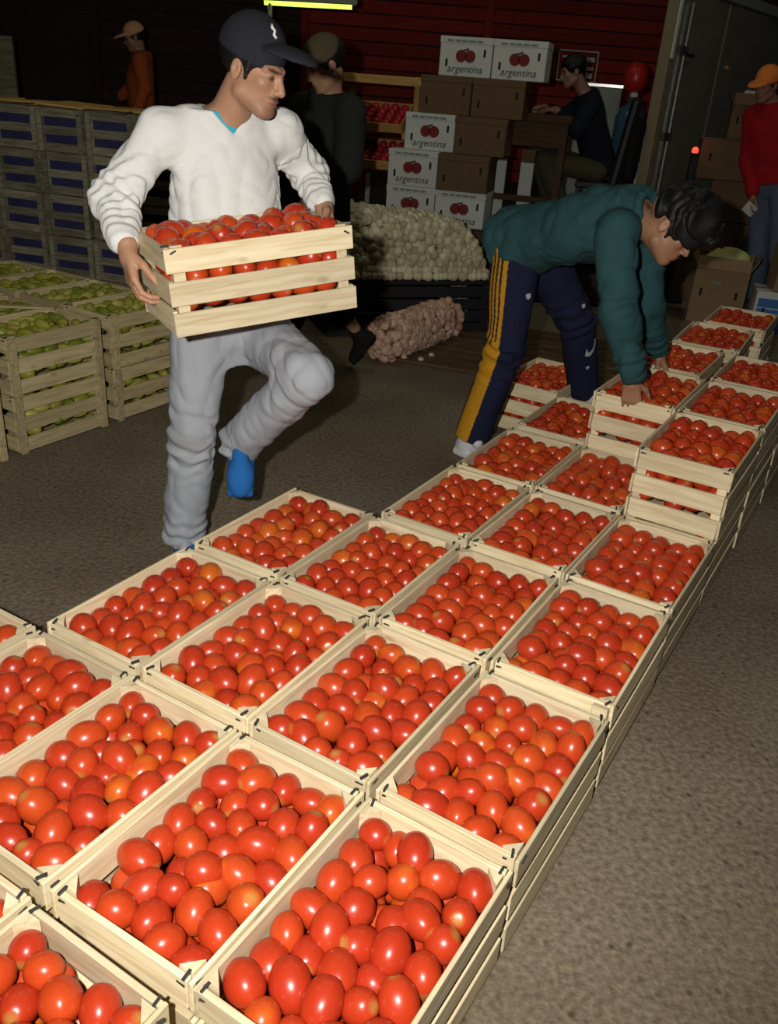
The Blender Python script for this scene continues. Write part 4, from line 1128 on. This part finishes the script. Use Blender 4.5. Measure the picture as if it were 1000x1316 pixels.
# ------------------------------------------------------------------ counter, seat, bottle
ct = empty('counter_table', (.93, 8.42, PH), CY, label='dark brown counter table the seated man leans on', cat='table')
part('table_top', (.86, .55, .06), M['brown_wood'], ct, (0, 0, .88), bev=.006)
part('front_apron', (.80, .03, .20), M['brown_wood'], ct, (0, -.24, .75), bev=.004)
for sx in (-1, 1):
    for sy in (-1, 1): part('leg', (.06, .06, .85), M['brown_wood'], ct, (sx * .38, sy * .22, .425), bev=.004)
part('foot_rail', (.74, .04, .05), M['brown_wood'], ct, (0, -.22, .22), bev=.004)
for i, (dx, w_) in enumerate(((-.17, .14), (.08, .12))):
    b_ = empty('foam_panel', (.93 + dx, 8.47 - dx * .25, PH), CY, label=('wide' if i == 0 else 'narrow') + ' pale upright panel stored under the dark counter', cat='panel')
    part('sheet', (w_, .05, .60), M['white_card'], b_, (0, 0, .302), bev=.006); part('brown_band', (w_ + .004, .055, .10), M['card'], b_, (0, 0, .55), bev=.003)
tag_ = link('jar_bag', lathe('jar_bag', [(.05, 0), (.085, .03), (.09, .12), (.06, .19), (.03, .22)], plain('orange_bag', (.30, .15, .04), .5, noise=.3)), None, None, (.60, 8.36, PH + .912), label='small orange-brown bag on the near corner of the counter', cat='bag')

sp = np.array((1.664, 8.600, 1.077))
st = empty('chair', (sp[0] + .06, sp[1], PH), CY, label='dark tall-backed chair under the seated man', cat='chair')
part('seat', (.44, .44, .06), M['black'], st, (0, 0, sp[2] - PH - .16), bev=.01)
part('backrest', (.09, .46, .80), M['black'], st, (.15, 0, sp[2] - PH + .18), (0, .12, 0), bev=.03)
for sx in (-1, 1):
    for sy in (-1, 1): part('leg', (.04, .04, sp[2] - PH - .19), M['black'], st, (sx * .19, sy * .19, (sp[2] - PH - .19) / 2), bev=.003)

F = Field((-.2, -.36, -.40), (.4, .36, .36), .012)
for s in (-1, 1): F.add(rc((.10, s * .10, .20), (.13, s * .16, -.30), .085, .10), .06); F.add(rc((.10, s * .19, .17), (.15, s * .24, -.22), .055, .05), .03)
me = F.displace(fold_noise(22, .012, 95)).mesh('jacket', const((.010, .010, .011))); me.materials.append(M['cloth'])
link('draped_jacket', me, None, None, (sp[0] + .17, sp[1] + .02, sp[2] + .16), (0, .12, CY), label='black jacket hung over the tall chair back behind the seated man', cat='jacket')
nt = empty('notice_sheet', (1.952, 12.450, 1.976), 0, label='white-lined printed notice on the red plank wall', cat='notice')
part('sheet', (.50, .006, .36), M['redplank'], nt, (0, 0, 0))
for dx, dz, w_, h_ in ((0, .17, .50, .012), (0, -.17, .50, .012), (-.245, 0, .012, .34), (.245, 0, .012, .34), (.12, .08, .18, .05), (.15, -.02, .10, .04), (-.1, .1, .2, .02), (.16, -.1, .08, .06)):
    part('print', (w_, .004, h_), M['white_card'], nt, (dx, -.004, dz))

# water dispenser on a carton
wd = np.array((1.951, 8.900, 1.558)); wd[2] = PH
M['wd'] = plain('white_label_card', (.55, .57, .58), .6)
wc = empty('paper_carton', (wd[0], wd[1], 0.002), CY, label='white carton with blue square standing under the water bottle', cat='carton')
part('box_body', (.34, .34, 1.12), M['wd'], wc, (0, 0, .56), bev=.006)
part('blue_square', (.09, .004, .09), M['ink_blue'], wc, (.08, -.172, 1.0))
for i in range(3): part('print_dash', (.16 - .03 * i, .004, .025), M['ink_green'], wc, (-.02, -.172, .80 - i * .06))
wb_ = empty('water_bottle', (wd[0], wd[1], 1.124), 0, label='large blue water bottle standing on the white carton', cat='bottle')
link('bottle_body', lathe('bottle_body', [(.12, 0), (.135, .02), (.135, .10), (.128, .12), (.135, .14), (.135, .24), (.128, .26), (.135, .28), (.135, .36), (.11, .43), (.04, .48), (.032, .53)], M['bottle']), None, wb_)
link('cap', lathe('cap', [(.036, .53), (.036, .565), (.03, .57)], M['white']), None, wb_)
rp_ = link('red_bag', lathe('red_bag', [(.04, 0), (.085, .02), (.105, .09), (.11, .17), (.075, .23), (.02, .25)], M['redcloth']), None, None, (wd[0] - .01, wd[1], 1.696), label='glossy red bag on top of the blue water bottle', cat='bag')
sf = empty('steel_cabinet', (wd[0] - .22, wd[1] + .45, 0.001), CY, label='grey cabinet with bright top edge behind the water bottle', cat='cabinet')
part('carcass', (.40, .40, 1.72), M['grey'], sf, (0, 0, .86), bev=.005); dr = part('door', (.36, .02, 1.5), M['grey'], sf, (0, -.205, .86), bev=.004); part('top_edge', (.42, .42, .03), M['chrome'], sf, (0, 0, 1.735), bev=.003); part('handle', (.02, .02, .14), M['chrome'], dr, (.13, -.017, .14), bev=.003)

# ------------------------------------------------------------------ truck body
a0 = np.array((2.06, 8.5)); td = nrm(np.array((.60, .80))); tn = np.array((td[1], -td[0]))
ang = math.atan2(td[1], td[0])
TL = 3.4
tr = empty('steel_partition', (*a0, 0), ang, label='grey steel partition with vertical locking bar behind the stacked boxes', cat='partition')
part('core_panel', (TL, .06, 2.35), M['steel'], tr, (TL / 2 + .06, .05, 1.40), bev=.01)
part('corner_post', (.10, .10, 2.56), M['beige'], tr, (.02, -.01, 1.28), bev=.006)
part('door_panel', (1.15, .03, 2.2), M['steel'], tr, (.68, -.005, 1.40), bev=.008)
part('door_panel', (1.15, .03, 2.2), M['steel'], tr, (1.86, -.005, 1.40), bev=.008)
part('top_rail', (TL, .06, .09), M['grey'], tr, (TL / 2 + .06, -.01, 2.56), bev=.006)
part('bottom_rail', (TL, .08, .24), M['grey'], tr, (TL / 2 + .06, -.01, .12), bev=.006)
lk = part('lock_bar', (.026, .026, 2.0), M['chrome'], tr, (.33, -.045, 1.42), bev=.006)
for z in (.55, 1.35, 2.05): part('bar_bracket', (.09, .04, .07), M['black'], tr, (.33, -.035, z), bev=.005)
part('lock_handle', (.20, .02, .03), M['black'], lk, (.08, -.015, .60), bev=.004)
part('white_strip', (.055, .012, .62), M['white'], tr, (.015, -.066, 2.28), bev=.002)
part('side_marker', (.06, .02, .035), plain('amber_marker', (.5, .35, .03), .3), tr, (1.5, -.03, 1.98), bev=.003)

# ------------------------------------------------------------------ cardboard boxes by the man in red
def cbox(loc, dims, label, rz=CY, open_=False, mat=None, name='cardboard_box'):
    W, D, H = dims; mat = mat or M['card_dark']
    o = empty(name, loc, rz, label=label, cat='box', group='boxes near the man in red')
    part('box_body', (W, D, H), mat, o, (0, 0, H / 2), bev=.004)
    for s in (-1, 1): part('hand_hole', (.02, .006, .06), M['hole'], o, (s * W * .33, -D / 2 - .002, H * .55), bev=.002)
    if open_:
        for s in (-1, 1):
            part('flap', (W * .98, .006, .10), mat, o, (0, s * (D / 2 + .02), H + .035), (s * .5, 0, 0))
            part('flap', (.006, D * .98, .10), mat, o, (s * (W / 2 + .02), 0, H + .035), (0, -s * -.5, 0))
    else:
        part('tape', (W + .002, .05, .003), M['beige'], o, (0, 0, H + .0015))
    return o
d0 = np.array((2.80, 8.35))
cbox((d0[0] - .04, d0[1], 0.002), (.52, .42, .36), 'bottom cardboard box of the tall stack beside the truck')
cbox((d0[0] - .02, d0[1], .368), (.50, .42, .34), 'second cardboard box from the bottom of the stack beside the truck', rz=CY + .05)
cbox((d0[0] + .08, d0[1] + .02, .714), (.42, .40, .34), 'third cardboard box of the stack, level with the jeans', rz=CY - .05)
cbox((d0[0] - .05, d0[1], 1.060), (.52, .42, .32), 'fourth cardboard box of the stack with two hand holes', rz=CY + .03)
o = cbox((d0[0] + .06, d0[1], 1.386), (.34, .36, .28), 'topmost cardboard box of the stack beside the truck, paper in it', open_=True)
pp = o
CRUMP = lambda seed, r, mat, nm: (lambda F: F.mesh(nm, const(mat)))(Field((-.2, -.2, -.1), (.2, .2, .2), .012).add(ell((0, 0, .02), (r, r * .8, r * .45)), .01).displace(fold_noise(45, .022, seed)))
me = CRUMP(3, .14, (.42, .50, .50), 'crumpled_paper'); me.materials.append(M['cloth']); link('crumpled_paper', me, None, None, (d0[0] + .06, d0[1], 1.70), label='crumpled pale paper on the topmost cardboard box', cat='paper')
rl = empty('red_lamp', (2.38, 8.12, 0.0), 0, label='small red warning lamp on a dark stand by the boxes', cat='lamp')
part('stand', (.05, .05, 1.26), M['black'], rl, (0, 0, .63)); part('stand_foot', (.26, .22, .03), M['black'], rl, (0, 0, .016), bev=.004)
link('lens', lathe('lens', [(.022, 0), (.028, .012), (.025, .036), (.01, .048)], plain('red_lens', (.5, .01, .01), .3, emit=(1, .05, .03, 2.5))), None, rl, (0, 0, 1.26))
ob = cbox((2.62, 7.42, 0.002), (.42, .36, .46), 'open tan cardboard box with pale leafy contents on the ground', rz=math.radians(-22), open_=True, mat=M['tan_card'])
part('print_mark', (.07, .004, .03), M['ink_green'], ob, (-.03, -.182, .34))
me = CRUMP(7, .19, (.50, .52, .22), 'leafy_greens'); me.materials.append(M['cloth']); lf = link('leafy_greens', me, None, None, (2.62, 7.42, .482), label='pale leafy greens filling the open tan box', cat='vegetables', kind='stuff')
bb = cbox((3.03, 7.16, 0.002), (.42, .36, .34), 'white carton printed in blue on the ground beside the open tan box', rz=math.radians(-14), mat=M['white_card'], name='printed_carton')
for dx, dz, w_, h_ in ((-.02, .255, .34, .07), (-.09, .175, .20, .07), (.09, .20, .10, .05), (.07, .145, .14, .03), (-.03, .10, .30, .05), (-.06, .045, .22, .04), (.12, .055, .08, .06)):
    part('blue_print', (w_, .004, h_), M['ink_blue'], bb, (dx, -.182, dz))
cbox((3.10, 7.18, .350), (.34, .34, .34), 'tan cardboard box standing on the blue printed carton', rz=math.radians(-10), mat=M['tan_card'])

# ------------------------------------------------------------------ garlic
def bulbs_mat(name, c0, c1):
    t = NT(name); b = t.b; at = t.node('ShaderNodeAttribute', attribute_name='tone'); rp = t.node('ShaderNodeValToRGB')
    rp.color_ramp.elements[0].color = (*c0, 1); rp.color_ramp.elements[1].color = (*c1, 1)
    t.link(at.outputs['Fac'], rp.inputs[0]); t.link(rp.outputs[0], b.inputs['Base Color']); b.inputs['Roughness'].default_value = .7
    return t.m
M['garlic'] = bulbs_mat('garlic_skin', (.42, .34, .20), (.72, .66, .46)); M['pink_garlic'] = bulbs_mat('pink_garlic_skin', (.40, .20, .13), (.66, .46, .34))
BULB = fruit_mesh('bulb', 9, 6, 3, None, ax=(1, 1, .95), dent=-.35)
gc = np.array((-.10, 6.55)); ga = math.radians(20)
gx = np.array((math.cos(ga), math.sin(ga))); gy = np.array((-gx[1], gx[0]))
bk = empty('black_bin', (*gc, 0.001), ga, label='black slatted plastic bin under the heap of garlic', cat='bin')
for s in (-1, 1):
    for i in range(4):
        part('side_slat', (1.20, .025, .075), M['black'], bk, (0, s * .40, .045 + i * .088), bev=.004)
        part('end_slat', (.025, .80, .075), M['black'], bk, (s * .60, 0, .045 + i * .088), bev=.004)
    for q in (-1, 1): part('corner_post', (.06, .06, .38), M['black'], bk, (s * .58, q * .38, .19), bev=.005)
part('deck', (1.22, .82, .03), M['black'], bk, (0, 0, .375), bev=.004)
GH = Heap(BULB); gr = np.random.default_rng(5)
def heap_h(u, v): return (.37 - .05 * u) * (1 - abs(u) ** 9) * (1 - abs(v) ** 4) ** .5
for i in range(27):
    for j in range(18):
        u, v = -1 + 2 * (i + .5) / 27, -1 + 2 * (j + .5) / 18
        u += gr.uniform(-.03, .03); v += gr.uniform(-.04, .04)
        z = .41 + max(heap_h(u, v), 0) + gr.uniform(-.012, .012)
        p = gc + gx * u * .58 + gy * v * .40
        GH.add(np.array((p[0], p[1], z)), gr.uniform(.026, .036), gr.normal(size=3) + (0, 0, 1.2), gr.uniform(0, 1))
for i in range(30):                        # the steep flanks
    for k in range(8):
        for sgn, along, n_ in ((-1, 1.14, gy), ):
            u = -1 + 2 * (i + .5) / 30 + gr.uniform(-.02, .02); p = gc + gx * u * .57 - gy * (.40 - .018 * k)
            GH.add(np.array((p[0], p[1], .42 + .040 * k * (1 - .8 * u ** 10))), gr.uniform(.026, .036), gr.normal(size=3), gr.uniform(0, 1))
GH.build('garlic', M['garlic'], kind='stuff', label='heap of pale garlic bulbs on the black bin', cat='garlic')
def sack(c, axis, L, R, label, seed):
    o = empty('garlic_sack', (c[0], c[1], 0.0), 0, label=label, cat='sack', group='pink net sacks of garlic')
    F = Field(np.array((-L, -L, -.05)) , (L, L, R * 2.4), .014)
    a = np.array((axis[0], axis[1], 0)) * L * .5
    F.add(rc(-a * .62 + (0, 0, R * .86), a * .62 + (0, 0, R * .86), R * .84, R * .80), .02).plane((0, 0, .006), (0, 0, -1))
    for s in (-1, 1): F.add(rc(a * s * .95 + (0, 0, R * .7), a * s * 1.16 + (0, 0, R * .45), R * .28, R * .10), .05)
    me = F.mesh('net_bag', const((.22, .09, .06))); me.materials.append(M['cloth']); link('net_bag', me, None, o)
    Hh = Heap(BULB); g3 = np.random.default_rng(seed); n = 760
    for i in range(n):
        t = g3.uniform(-1, 1); ph = g3.uniform(0, 6.283); rr = R * (.80 if abs(t) < .72 else .80 * math.sqrt(max(.03, 1 - ((abs(t) - .72) / .40) ** 2)))
        p = a * t * .95 + np.array((-axis[1] * math.cos(ph) * rr, axis[0] * math.cos(ph) * rr, R * .86 + math.sin(ph) * rr))
        if p[2] < .02: continue
        Hh.add(p, g3.uniform(.024, .034), g3.normal(size=3), g3.uniform(0, 1))
    for s in (-1, 1):
        for i in range(70):
            ph = g3.uniform(0, 6.283); rr = R * .84 * math.sqrt(g3.uniform(0, 1)); t = s * (1.02 + .30 * (1 - (rr / R) ** 2))
            p = a * t + np.array((-axis[1] * math.cos(ph) * rr, axis[0] * math.cos(ph) * rr, R * .86 + math.sin(ph) * rr))
            if p[2] > .02: Hh.add(p, g3.uniform(.024, .034), g3.normal(size=3), g3.uniform(0, 1))
    Hh.build('garlic_bulbs', M['pink_garlic'], o, kind='stuff')
    return o
sack(np.array((.09, 5.86)), nrm(np.array((.50, .87))), .74, .155, 'pink net sack of garlic lying in front of the black bin', 1)
sack(np.array((.545, 7.0)), nrm(np.array((.30, .95))), .42, .17, 'smaller pink net sack of garlic standing at the end of the black bin', 2)
for i, (x, y) in enumerate(((.02, 5.52), (.13, 5.50), (.42, 6.35), (.20, 5.62), (.62, 6.1), (.75, 6.5))):
    link('garlic_bulb', to_mesh('garlic_bulb', BULB[0] * .022, BULB[1], BULB[2] * 0, M['pink_garlic'], np.full(len(BULB[0]), .9)), None, None, (x, y, .020), (i, i * 2, 0), label='loose garlic bulb on the ground, %s' % ('nearest to the pink sack end', 'second nearest to the pink sack', 'beside the black bin corner', 'between the walker and the pink sack', 'on the dark boards near the bin', 'farthest, by the bin end')[i], cat='garlic', group='fallen garlic bulbs')

# ------------------------------------------------------------------ lamp on a pole, pillar far back
lp = empty('tube_lamp', (-1.42, 9.0, 0), 0, label='glowing yellow-green tube lamp on a thin pole', cat='lamp')
link('pole', tube('pole', [(0, 0, 0), (0, 0, 2.19)], .02, M['grey'], 10), None, lp); part('pole_foot', (.3, .3, .04), M['black'], lp, (0, 0, .02), bev=.005)
part('housing', (.86, .12, .06), M['grey'], lp, (.36, 0, 2.245), (0, -.02, 0), bev=.006)
tb = tube('tube', [(-.05, 0, 2.19), (.74, 0, 2.205)], .019, plain('yellow_green_tube', (.8, .9, .4), .4, emit=(.66, 1.0, .10, 1.6)), 12); link('tube', tb, None, lp)
pl = empty('grey_board', (-4.12, 9.5, 0), 0, label='grey upright board standing beyond the old crate stack', cat='board')
part('panel', (.20, .05, 1.75), M['old'], pl, (0, 0, .9), bev=.006); part('base_block', (.42, .25, .04), M['grey'], pl, (0, 0, .02), bev=.004); part('dark_plate', (.06, .01, .4), M['black'], pl, (-.10, -.03, 1.25))
